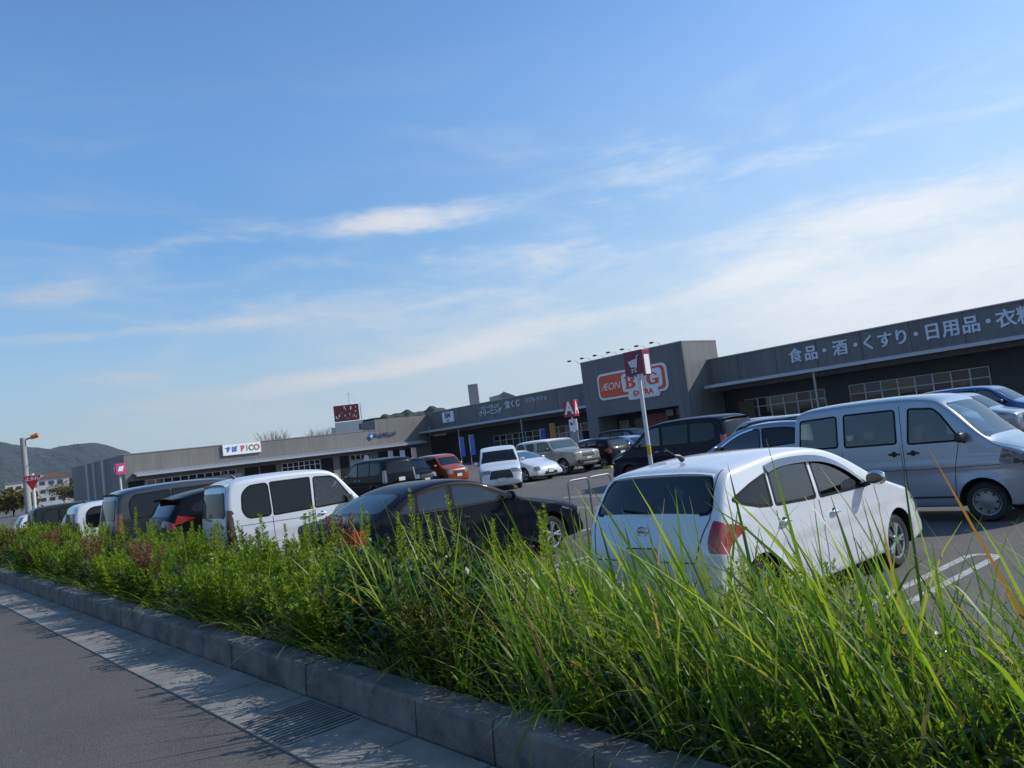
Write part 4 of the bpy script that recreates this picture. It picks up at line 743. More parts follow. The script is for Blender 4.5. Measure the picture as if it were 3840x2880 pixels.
for ch, x, sz in [('食', -33.28, 1.21), ('品', -31.95, 1.2), ('・', -30.8, 1.2), ('酒', -29.54, 1.25), ('・', -28.3, 1.2), ('く', -27.3, 1.2), ('す', -26.09, 1.2), ('り', -24.9, 1.2), ('・', -23.86, 1.2), ('日', -22.75, 1.22), ('用', -21.5, 1.22), ('品', -20.24, 1.22), ('・', -19.15, 1.2), ('衣', -18.1, 1.25), ('料', -16.85, 1.25), ('品', -15.6, 1.25)]:
    wtext('fascia_lettering', ch, sz, M_LET, x, 5.84, YF-.06, .0 if ch in '食酒' else .024, ext=.05)
    if ch in '食酒':
        for k_, dx_ in enumerate((-.028, .028)): wtext('fascia_lettering', ch, sz, M_LET, x+dx_, 5.84+dx_*.4, YF-.064-.004*k_, .0, ext=.05)
wtext('fascia_lettering', 'クリーニング', .72, M_LET, -72.95, 5.62, YF-.06, .02, ext=.04); wtext('fascia_lettering', 'スピード仕上げ', .5, M_LET, -72.95, 6.25, YF-.06, .008, ext=.04)
wtext('fascia_lettering', '宝くじ', .92, M_LET, -68.75, 6.12, YF-.06, .02, ext=.04); wtext('fascia_lettering', 'リフレッシュ', .6, M_LET, -64.7, 6.2, YF-.06, .006, ext=.04)
m = MB(); m.box((-81.5, YF-.1, 5.97), (2.35, .16, 1.3), M_SWH, 0, .02); par(m.build('sign_board'), store)
wtext('sign_lettering', 'BM', .95, mat('sign_grey', (.1, .12, .15), .5), -81.5, 6.15, YF-.19, .03, ext=.01); wtext('sign_lettering', '1000', .34, MATS['sign_grey'], -81.5, 5.53, YF-.19, .0, ext=.01)
# ------------------------------------------------------------------ side wing
wing = empty('shop_building', (-98, 40, 0), 0, 'low grey side wing of shops with ribbed canopy and a colourful white signboard', 'shop building')
XB = -86.
m = MB(); m.box((XB-12, 36, 2.7), (24, 29, 5.4), M_FASB); m.box((XB-12, 36, 5.44), (24.1, 29.1, .08), M_CAP); m.box((XB-1.6, 54.5, 3.35), (3.2, 8.0, 6.7), M_FASB); m.box((XB-1.2, 59.9, 2.05), (2.3, 2.8, 4.1), M_DWALL); par(m.build('wall'), wing)
m = MB(); m.box((XB-1.7, 51.6, 6.8), (2.6, 2.0, .3), M_DRK); par(m.build('roof_unit'), wing)
for i, (px, w) in enumerate(((-101.6, .9), (-98.3, .55), (-94.2, .95))):
    m = MB(); m.box((px, 21.42, 2.68), (w, .2, 5.34), mat('pale_pilaster', (.42, .42, .42), .6, var=.1)); par(m.build('pilaster'), wing)
def canopy_b(y0, y1, zf, zb):
    m = MB(); pit = .36; ys = np.arange(y0, y1, pit); pts = []
    for y in ys: pts += [(y, 0), (y+pit*.4, 0), (y+pit*.5, .06), (y+pit*.9, .06)]
    k = len(pts); xa, xb = XB+1.3, XB+.02; m.add([(xa, y, zf+h) for y, h in pts]+[(xb, y, zb+h) for y, h in pts], [(i, i+1, k+i+1, k+i) for i in range(k-1)], M_CANO)
    m.box((xa+.03, (y0+y1)/2, zf-.03), (.05, y1-y0, .2), M_CANO); m.box(((xa+xb)/2, (y0+y1)/2, zf-.16), (xa-xb-.04, y1-y0-.1, .05), M_SOFF)
    return m.build('canopy')
par(canopy_b(22.2, 57.0, 3.22, 3.5), wing)
M_BWALL = mat('pale_grey_panel', (.33, .33, .34), .6, var=.06); 
m = MB()
for a, b, z0, z1, mt in [(23.3, 33.2, .02, 2.2, M_BWALL), (37.8, 42.6, 1.2, 2.3, M_BWALL), (46.5, 49.5, .02, 2.2, M_BWALL)]: m.box((XB+.03, (a+b)/2, (z0+z1)/2), (.06, b-a, z1-z0), mt)
for a, b in [(21.7, 23.2), (33.6, 35.2), (35.4, 37.2), (42.8, 44.3), (45.2, 46.4), (50.5, 56)]: m.box((XB+.02, (a+b)/2, 1.35), (.05, b-a, 2.66), M_DRK)
par(m.build('shopfront'), wing)
window_row(wing, 23.4, 32.6, 2.18, 2.66, 2.2, 11, XB+.03, None, 'x'); window_row(wing, 37.9, 42.6, 1.5, 2.66, 2.15, 7, XB+.03, None, 'x'); window_row(wing, 46.6, 49.4, 2.1, 2.66, 2.12, 4, XB+.03, None, 'x')
m = MB(); m.box((XB+.12, 33.5, 4.83), (.2, 4.25, 1.2), M_SWH, 0, .02); par(m.build('sign_board'), wing)
for ch, y, c, sz in [('す', 31.95, 'blue', .62), ('ぽ', 32.65, 'blue', .62), ('P', 33.55, 'pink', .86), ('I', 34.05, 'gold', .86), ('C', 34.5, 'green', .86), ('O', 35.15, 'coral', .86)]:
    cc = dict(blue=(.03, .13, .5), pink=(.55, .06, .2), gold=(.6, .33, .08), green=(.06, .3, .1), coral=(.6, .08, .07))[c]
    wtext('sign_lettering', ch, sz, mat('sign_'+c, cc, .5), XB+.235, 4.82, y, .03, wing, 'x', ext=.01)
m = MB(); T3 = lambda u, v, d: (XB+.1+d, u, v)
m.prism([(49.35, 4.72), (49.75, 4.3), (50.15, 4.72), (49.75, 5.14)], 0, .08, T3, mat('logo_blue', (.03, .2, .5), .5)); m.prism([(49.6, 4.72), (49.75, 4.55), (49.9, 4.72), (49.75, 4.88)], .081, .09, T3, M_SWH); par(m.build('sign_emblem'), wing)
o = text_obj('sign_lettering', 'ホームクリニック', .5, mat('navy_sign', (.012, .035, .14), .5), (XB+.16, 51.7, 4.74), (math.pi/2, 0, math.pi/2), None, .03, ext=.03, sx=.85); par(o, wing)
# ------------------------------------------------------------------ buildings beyond the roofs
def az_pt(az, d, z=0): return Vector((math.sin(R(az))*d, math.cos(R(az))*d, z))
M_PALE = mat('pale_render', (.55, .56, .55), .8, var=.06, vscale=.3); M_WDK = mat('far_window', (.03, .05, .07), .1); M_RSG = mat('dark_red_board', (.16, .018, .022), .6)
p = az_pt(-61.35, 170); e = empty('roof_sign_building', p, R(62-3), 'pale building with a dark red box sign and aerial on its roof', 'building'); e.scale = (.8, .8, .81)
def pbuild(m, n, par_, **k): o = m.build(n, **k); o.parent = par_; return o
m = MB(); m.box((.3, 0, 6.3), (7.6, 6, 12.6), M_PALE); m.box((-4.0, .4, 5.9), (1.2, 4, 11.2), M_PALE); m.box((6.5, 1, 4.95), (5, 6, 9.9), M_PALE); pbuild(m, 'wall', e)
m = MB(); m.box((2.9, -3.03, 10.9), (.7, .08, 1.5), M_WDK); pbuild(m, 'window', e)
m = MB(); m.box((-.4, .2, 15.0), (6.4, 4.6, 3.9), M_RSG, R(4)); m.box((3.4, -2.4, 14.6), (.2, .2, 4.6), M_PALE); rr = random.Random(5)
for i in range(26): m.box((rr.uniform(-3.4, 2.4), -2.27-.02, rr.uniform(13.5, 16.5)), (rr.uniform(.1, .35), .08, rr.uniform(.12, .7)), M_SWH, R(4)) if rr.random() < (.8 if i < 18 else .5) else None
pbuild(m, 'roof_sign', e)
m = MB(); m.tube([(.6, 0, 16.9), (.6, 0, 20.4)], .05, M_STEEL, 6); m.box((.6, 0, 19.8), (1.2, .05, .05), M_STEEL); pbuild(m, 'aerial', e)
p = az_pt(-51.2, 260); e = empty('apartment_block', p, R(50), 'grey apartment block with a stair tower and gabled penthouse behind the store roof', 'apartment block'); e.scale = (.95, .95, .9); M_APT = mat('apartment_grey', (.34, .33, .32), .8, var=.1, vscale=.2)
m = MB(); m.box((-5.2, 0, 12.2), (3.4, 5, 24.4), M_APT); m.box((3.4, 0, 8.6), (14, 10, 17.2), M_APT); pbuild(m, 'wall', e)
m = MB(); m.prism([(0, 17.2), (8.6, 17.2), (8.6, 18.1), (5, 20.0), (3.4, 19.3), (0, 18.8)], -4, 5, lambda u, v, d: (u, d, v), M_APT); m.prism([(4.0, 18.4), (9.2, 18.0), (5, 20.3)], -4.5, -4.1, lambda u, v, d: (u, d, v), MATS['roof_sheet']); pbuild(m, 'roof', e)
for i in range(5): m = MB(); m.box((-2.3+i*2.6, -5.05, 15.4), (1.5, .1, 1.3), M_WDK); pbuild(m, 'window', e)
TOWN = [(-82.4, 360, 14, 12, 7.5, .5, 'white town building farthest left under the wooded hill'), (-81.2, 330, 15, 11, 8.8, .55, 'white stepped town block behind the red triangular sign'), (-80.0, 300, 9, 9, 8.6, .5, 'pale town house with a small gabled roof right of the triangular sign'), (-78.6, 330, 13, 10, 6.6, .36, 'low beige town house behind yellowing trees'), (-77.9, 420, 5, 6, 11.5, .34, 'narrow tan town tower right of the dark tree clump')]
for i, (az, d, w, dp, h, g, lb) in enumerate(TOWN):
    e = empty('town_house', az_pt(az, d), R(-az), lb, 'house', 'houses of the distant town'); mt = mat('town_wall_%s' % 'abcde'[i], (g, g*.98, g*.93), .85, var=.08, vscale=.2)
    m = MB(); m.box((0, 0, h/2), (w, dp, h), mt); pbuild(m, 'wall', e)
    m = MB()
    if i in (2, 4): m.prism([(-w/2-.4, h), (w/2+.4, h), (0, h+w*.22)], -dp/2-.4, dp/2+.4, lambda u, v, dd: (u, dd, v), mat('town_roof', (.2, .12, .09), .8))
    else: m.box((0, 0, h+.2), (w+.5, dp+.5, .4), MATS['roof_sheet']); m.box((w*.2, 0, h+1), (w*.25, dp*.4, 1.6), mt)
    pbuild(m, 'roof', e)
    for k in range(max(2, int(w/2.6))):
        for z in np.arange(2, h-.8, 2.6): m = MB(); m.box((-w/2+1.5+k*2.5, -dp/2-.04, z), (1.5, .1, 1.1), M_WDK); pbuild(m, 'window', e)
# ------------------------------------------------------------------ poles and signs
M_POLE = mat('pole_white', (.6, .6, .6), .4, var=.1); M_YEL = mat('stripe_yellow', (.62, .36, .02), .5); M_CART = mat('sign_crimson', (.2, .012, .05), .4); M_AR = mat('sign_red', (.36, .01, .03), .4)
def sign_pole(name, loc, h, w, dp, hh, mt, label, cat, r=.055, sub=None, rz=0., stripes=True):
    e = empty(name, loc, rz, label, cat, None); m = MB(); zz = [0, .25, .45, .7, .9, 1.15, 1.4, h-hh+.05]
    for i in range(len(zz)-1):
        mt_ = M_YEL if stripes and i in (1, 3, 5) else M_POLE; m.tube([(0, 0, zz[i]), (0, 0, zz[i+1])], r, mt_, 12, True)
    pbuild(m, 'pole', e, smooth=True, sharp=40); m = MB(); m.box((0, 0, h-hh/2), (w, dp, hh), mt, 0, .012); pbuild(m, 'sign_box', e); return e
e = sign_pole('cart_sign', (-13.75, 16.2, 0), 3.92, .66, .3, .68, M_CART, 'crimson shopping-cart box sign on a tall white pole with yellow bands', 'sign')
def cart_icon(y, k, z, mt, e):
    m = MB(); T4 = lambda u, v, d: (u, y-d, v); f = lambda u, v: (u*k, z+v*k)
    m.prism([f(-.42, .22), f(.27, .32), f(.2, -.2), f(-.26, -.16)], 0, .012, T4, mt)
    for i in range(1, 5): u = -.42+i*.14; m.prism([f(u, .24), f(u+.025, .24), f(u+.05, -.15), f(u+.03, -.15)], .0125, .015, T4, M_CART)
    m.tube([(.44*k, y-.006, z+.55*k), (.32*k, y-.006, z+.46*k), (.2*k, y-.006, z-.24*k), (.02*k, y-.006, z-.34*k), (-.22*k, y-.006, z-.3*k)], .035*k, mt, 6)
    for u in (-.16, .12): m.lathe([(-.012, .06*k), (.0, .06*k)], mt, 12, 'y', (u*k, y, z-.45*k), True)
    o = pbuild(m, 'cart_symbol', e); return o
cart_icon(-.152, .42, 3.56, M_SWH, e); o = text_obj('sign_lettering', 'カート置場', .115, M_SWH, (0, -.158, 3.22), (math.pi/2, 0, 0), e, .002, ext=.004)
m = MB(); m.box((.333, 0, 3.52), (.012, .2, .52), M_SWH); pbuild(m, 'side_panel', e)
e = sign_pole('bay_letter_sign', (-31.9, 31.4, 0), 3.82, .86, .36, .92, M_AR, 'red box sign with a white letter A on a banded pole', 'sign', .06)
o = text_obj('sign_lettering', 'A', .98, M_SWH, (.02, -.19, 3.36), (math.pi/2, 0, 0), e, .03, ext=.006); o = text_obj('sign_lettering', 'A', .98, M_SWH, (.436, 0, 3.36), (math.pi/2, 0, math.pi/2), e, .03, ext=.006, sx=.34)
m = MB(); m.box((.12, -.09, 2.42), (.62, .04, .66), M_SWH, 0, .01); m.box((.22, -.115, 2.58), (.05, .01, .34), M_AR, 0); m.box((.0, -.115, 2.5), (.18, .01, .16), MATS['navy_sign']); m.box((.1, -.09, 1.72), (.6, .04, .6), mat('grey_notice', (.28, .29, .28), .6)); pbuild(m, 'notice_panel', e)
e = sign_pole('cart_sign', (-57.7, 14.1, 0), 3.72, .72, .6, .74, mat('sign_pink', (.62, .02, .14), .4), 'small pink cart sign on a white pole before the side wing', 'sign', .07, stripes=False); cart_icon(-.305, .42, 3.36, M_SWH, e)
m = MB(); m.prism([(-.2, 3.2), (.1, 3.2), (.2, 3.55), (-.1, 3.5)], .362, .375, lambda u, v, d: (d, u, v), M_SWH); pbuild(m, 'side_panel', e)
# triangular stop sign at the lot exit
e = empty('stop_sign', (-42, 6.6, 0), R(62), 'red upside-down triangle sign on a white post above the hedge', 'road sign'); m = MB(); m.tube([(0, 0, 0), (0, 0, 3.2)], .07, M_POLE, 12); pbuild(m, 'post', e, smooth=True, sharp=40)
def tri(s_, cz): return [(-s_, cz+s_*.577), (s_, cz+s_*.577), (0, cz-s_*1.155)]
TS3 = lambda u, v, d: (u, -.075-d, v)
m = MB(); m.prism(roundpoly(tri(.42, 2.88), .06), 0, .02, TS3, M_SWH); m.prism(roundpoly(tri(.405, 2.88), .06), .021, .024, TS3, mat('traffic_red', (.6, .018, .02), .4)); m.prism([(-.3, 2.86), (.3, 2.86), (.23, 2.99), (-.23, 2.99)][::1], .0245, .027, TS3, MATS['traffic_red']); pbuild(m, 'sign_face', e)
o = text_obj('sign_lettering', '止まれ', .19, M_SWH, (0, -.104, 2.96), (math.pi/2, 0, 0), e, .004, ext=.002)
# lamp post with orange lamp at the far left
e = empty('lamp_post', (-57, 8.6, 0), 0, 'grey concrete post topped by an orange lamp at the far left', 'lamp post'); m = MB(); m.tube([(0, 0, 0), (0, 0, 5.9)], [.2, .16], mat('post_concrete', (.3, .29, .29), .85, var=.15), 14); pbuild(m, 'post', e, smooth=True, sharp=40)
m = MB(); m.tube([(.0, .1, 5.78), (.25, .45, 5.88)], .05, M_STEEL, 8); m.tube([(.2, .4, 5.88), (.38, .78, 6.0)], [.13, .16], mat('orange_lamp', (.6, .19, .03), .4), 10); pbuild(m, 'lamp_head', e); m = MB(); m.tube([(.1, 0, 4.1), (.4, .3, 4.25)], .02, M_STEEL, 6); pbuild(m, 'bracket', e)
# tubular cart corral frames
def frame_rail(loc, w, label):
    m = MB(); h = 1.08; rr_ = .1
    pts = [(0, 0, 0), (0, 0, h-rr_)]+[(0, rr_-rr_*math.cos(a), h-rr_+rr_*math.sin(a)) for a in np.linspace(.2, math.pi/2, 5)]+[(0, w-rr_+rr_*math.sin(a), h-rr_+rr_*math.cos(a)) for a in np.linspace(0, math.pi/2-.2, 5)]+[(0, w, h-rr_), (0, w, 0)]
    m.tube(pts, .019, M_STEEL, 8); m.tube([(0, 0, .12), (0, w, .12)], .014, M_STEEL, 8); o = m.build('cart_barrier', smooth=True); o.location = loc; tag(o, label, 'barrier', 'tubular barriers of the cart corral'); return o
frame_rail((-10.8, 10.3, 0), .56, 'thin steel hoop barrier, leftmost of the hoops beside the white hatchback'); frame_rail((-10.85, 10.9, 0), .62, 'thin steel hoop barrier between the leftmost hoop and the white hatchback'); frame_rail((-9.6, 10.2, 0), .6, 'thin steel hoop barrier partly hidden behind the white hatchback')
# banners before the shops
def nobori(x, y, h, mt, label, lean=0.):
    e = empty('banner_flag', (x, y, 0), 0, label, 'banner', 'upright banners before the shops'); m = MB(); m.tube([(0, 0, 0), (0, 0, h)], .02, M_POLE, 6); m.tube([(0, 0, h-.05), (.5, 0, h-.05)], .012, M_POLE, 6); pbuild(m, 'pole', e)
    V = []; n = 9
    for k in range(n): z = h-.06-k*(h*.66)/(n-1); V += [(.02, .03*math.sin(k*.9), z), (.52-.1*lean*k/n, .06*math.sin(k*.7+1), z)]
    m = MB(); m.add(V, [(2*k, 2*k+1, 2*k+3, 2*k+2) for k in range(n-1)], mt); pbuild(m, 'cloth', e, smooth=True, recalc=False); e.rotation_euler = (0, 0, R(53)); return e
MB1 = mat('banner_blue', (.06, .16, .5), .8); MB2 = mat('banner_white', (.62, .6, .62), .8); MB3 = mat('banner_pink', (.6, .3, .28), .8)
nobori(-68.2, 50, 3.05, MB1, 'blue upright banner left of its twin behind the orange car'); nobori(-66.4, 50, 3.15, MB1, 'blue upright banner right of its twin behind the orange car'); nobori(-58.6, 53, 2.8, mat('banner_navy', (.05, .08, .35), .8), 'dark blue upright banner behind the beige off-roader'); nobori(-59.8, 55.5, 3.3, mat('banner_amber', (.5, .25, .05), .8), 'amber upright banner on a white pole left of the entrance block')
nobori(-81.5, 46, 2.45, MB2, 'white upright banner leftmost above the black minivan roof'); nobori(-77.8, 47, 2.6, mat('banner_grey', (.4, .4, .42), .8), 'grey upright banner above the black minivan roof'); nobori(-75.3, 47, 2.5, mat('banner_lilac', (.5, .48, .6), .8), 'lilac upright banner between the grey and pink banners'); nobori(-73, 47, 2.6, MB3, 'pink upright banner rightmost above the black minivan roof')
# ------------------------------------------------------------------ vehicles: placement
def scale_spec(base, L, W_, H, **k):
    sp = dict(SPECS[base]); a, b = L/sp['L'], H/sp['H']
    f = lambda P: [(q[0]*a, q[1]*b, *q[2:]) for q in P]
    sp.update(L=L, W=W_, H=H, belt=sp['belt']*b, sil=[(d*a, z*b, r*min(a, b)) for d, z, r in sp['sil']], side=[(n, m_, f(P), r) for n, m_, P, r in sp['side']], strip=[(n, m_, f(P), r) for n, m_, P, r in sp['strip']], wheels=tuple(d*a for d in sp['wheels']),
              seams=[f(l) for l in sp.get('seams', [])], bands=[(f(l), w, m_) for l, w, m_ in sp.get('bands', [])], handles=f(sp.get('handles', [])), mirror=f([sp['mirror']])[0], plates=f(sp['plates']))
    if 'antenna' in sp: sp['antenna'] = f([sp['antenna']])[0]
    if 'interior' in sp: sp['interior'] = tuple(d*a for d in sp['interior'])
    sp['extra'] = []; sp.update(k); return sp
SPECS['compact_minivan'] = scale_spec('minivan', 4.27, 1.695, 1.71); SPECS['kei_hatch'] = scale_spec('hatch', 3.395, 1.475, 1.5); SPECS['tall_kei'] = scale_spec('kei_wagon', 3.395, 1.475, 1.74)
SPECS['big_minivan'] = scale_spec('minivan', 4.95, 1.85, 2.0); SPECS['big_minivan']['extra'] = [x_spoiler(4.5*4.95/4.75, 1.79*2.0/1.86, .12, .84)]; SPECS['black_minivan'] = scale_spec('clear_lamp_minivan', 4.9, 1.83, 1.93)
SPECS['big_suv'] = scale_spec('suv', 4.65, 1.86, 1.8); SPECS['big_suv']['extra'] = [x_spoiler(4.16*4.65/4.62, 1.57*1.8/1.69, .22, .86)]
SPECS['clear_lamp_kei'] = dict(SPECS['tall_kei'], side=[q if q[0] != 'tail_light' else (q[0], M_CLR, q[2], q[3]) for q in SPECS['tall_kei']['side']], strip=[q if q[0] != 'tail_light' else (q[0], M_CLR, q[2], q[3]) for q in SPECS['tall_kei']['strip']])
P_WHITE = paint('paint_white', (.62, .65, .68), .12, .3); P_PEARL = paint('paint_pearl', (.66, .68, .7), .1, .3); P_BLACK = paint('paint_black', (.006, .0065, .008), .1, .3); P_NAVY = paint('paint_blue_black', (.006, .0075, .013), .35, .34); P_SILV = paint('paint_silver', (.27, .31, .37), .45, .3)
P_GREY = paint('paint_dark_grey', (.045, .05, .058), .5, .33); P_ORNG = paint('paint_orange', (.36, .05, .014), .2, .3); P_BEIGE = paint('paint_beige', (.23, .215, .18), .2, .35); P_BLUE = paint('paint_blue', (.045, .1, .24), .5, .3); P_SBLUE = paint('paint_silver_blue', (.22, .26, .33), .5, .3); P_GREEN = paint('paint_dark_green', (.02, .028, .024), .3, .3); P_DNAVY = paint('paint_navy', (.01, .013, .024), .3, .3)
G1 = 'cars parked along the planted verge'; G2 = 'cars parked in the bays of the lot'
SPECS['near_hatch'] = dict(scale_spec('hatch', 4.3, 1.72, 1.57), extra=[x_wiper(3.92*4.3/4.1, 1.09, 3.9*4.3/4.1, 1.14), x_badge(4.01*4.3/4.1, .95), x_visor([(1.52, 1.1), (1.84, 1.31), (2.2, 1.425), (2.62, 1.455), (2.99, 1.455), (3.2, 1.42)]), x_spoiler(3.66*4.3/4.1, 1.49, .05, .86)])
make_car('near_hatch', (-5.05, 7.75), '+y', P_PEARL, 'pearl white hatchback with chrome door handles, nearest car behind the tall grass', group=G1)
SPECS['near_sedan'] = dict(scale_spec('sedan', 4.72, 1.83, 1.52), extra=[x_badge(4.49*4.72/4.53, 1.0)])
make_car('near_sedan', (-10.8, 7.5), '+y', P_NAVY, 'blue-black four-door sedan parked between the white hatchback and the white box-shaped car', group=G1)
SPECS['near_kei'] = dict(scale_spec('kei_wagon', 3.5, 1.52, 1.92), extra=SPECS['kei_wagon']['extra'][:0]+[x_wiper(3.35*1.031, 1.18, 3.345*1.031, 1.22), x_spoiler(3.2*1.031, 1.87, .1, .86)])
make_car('near_kei', (-15.2, 6.92), '+y', P_WHITE, 'white box-shaped small car with dark rear side glass, beside the blue-black sedan', group=G1)
make_car('big_suv', (-17.95, 7.2), '+y', P_BLACK, 'black crossover with roof spoiler and slanted red lamp beside the white box-shaped car', group=G1)
make_car('big_minivan', (-21.4, 7.2), '+y', P_GREY, 'dark grey minivan with a bluish roof beside the black crossover', group=G1, near=False)
make_car('tall_kei', (-25.1, 6.35), '+y', P_WHITE, 'white small tall wagon with red corner lamp left of the dark grey minivan', group=G1, near=False)
make_car('hatch', (-28.9, 7.1), '+y', P_DNAVY, 'navy hatchback with red lamps just right of the triangular sign post', group=G1, near=False)
make_car('tall_kei', (-33.0, 6.6), '+y', P_GREEN, 'dark green tall wagon behind the triangular sign post', group=G1, near=False)
make_car('kei_hatch', (-37.6, 6.7), '+y', P_WHITE, 'white small hatchback with red lamp at the left end of the parked row', group=G1, near=False)
van = make_car('kei_van', (-5.49, 12.84), '+x', P_SILV, 'silver small delivery van with its driver inside, crossing behind the white hatchback', name='delivery_van', cat='van')
make_car('tall_kei', (-36.1, 25.0), '+x', P_ORNG, 'orange tall small car facing the aisle with sun on its windscreen', group=G2, near=False)
SPECS['head_on_minivan'] = scale_spec('minivan', 4.1, 1.72, 1.82)
make_car('head_on_minivan', (-26.7, 21.55), R(-128), P_WHITE, 'white compact minivan turned head-on towards the verge', group=G2)
make_car('liftback', (-29.2, 24.75), '+x', P_WHITE, 'white wedge-shaped liftback between the white minivan and the beige off-roader', group=G2)
make_car('box_suv', (-29.5, 27.55), '+x', P_BEIGE, 'beige boxy off-roader with a white roof and black bumper', group=G2)
make_car('hatch', (-29.3, 30.1), '-x', P_BLACK, 'black hatchback showing its red rear lamps beside the beige off-roader', group=G2, near=False)
make_car('kei_hatch', (-28.6, 32.4), '+x', paint('paint_lilac_silver', (.33, .37, .48), .6), 'lilac-silver small hatchback in front of the entrance block', group=G2)
make_car('kei_hatch', (-35.5, 35.6), '-x', P_WHITE, 'white small car whose roof shows behind the lilac-silver hatchback', group=G2, near=False)
make_car('minivan', (-34.5, 39.0), '+x', P_BLACK, 'black minivan behind the letter A sign pole', group=G2, near=False)
make_car('black_minivan', (-33.6, 19.4), '-x', P_BLACK, 'black minivan with clear rear lamps seen above the sedan roof', group=G2)
make_car('tall_kei', (-36.2, 23.0), '+x', P_BLACK, 'small black tall car facing the aisle between the black minivan and the orange car', group=G2, near=False)
make_car('kei_hatch', (-40.2, 19.6), '-x', P_WHITE, 'white small car just left of the black minivan with clear lamps', group=G2, near=False)
make_car('big_minivan', (-16.4, 20.9), '-x', P_DNAVY, 'navy-black minivan with chrome handles behind the cart sign pole', group=G2)
make_car('compact_minivan', (-16.4, 24.4), '-x', P_SILV, 'silver minivan whose roof shows above the navy-black minivan', group=G2, near=False)
make_car('tall_kei', (-11.8, 18.9), '-x', P_SILV, 'silver tall wagon with a high red lamp between navy-black minivan and silver-blue crossover', group=G2, near=False)
make_car('rail_suv', (-10.1, 15.9), '-x', P_SBLUE, 'silver-blue crossover with roof rails half hidden by the delivery van', group=G2)
make_car('kei_hatch', (-10.6, 27.0), '+x', P_SILV, 'silver small hatchback nearest behind the delivery van windscreen', group=G2, near=False)
make_car('compact_minivan', (-11.2, 29.9), '+x', P_SILV, 'silver minivan with bright windscreen behind the delivery van', group=G2, near=False)
make_car('minivan', (-11.4, 32.8), '+x', P_BLUE, 'blue minivan farthest right behind the silver cars', group=G2, near=False)
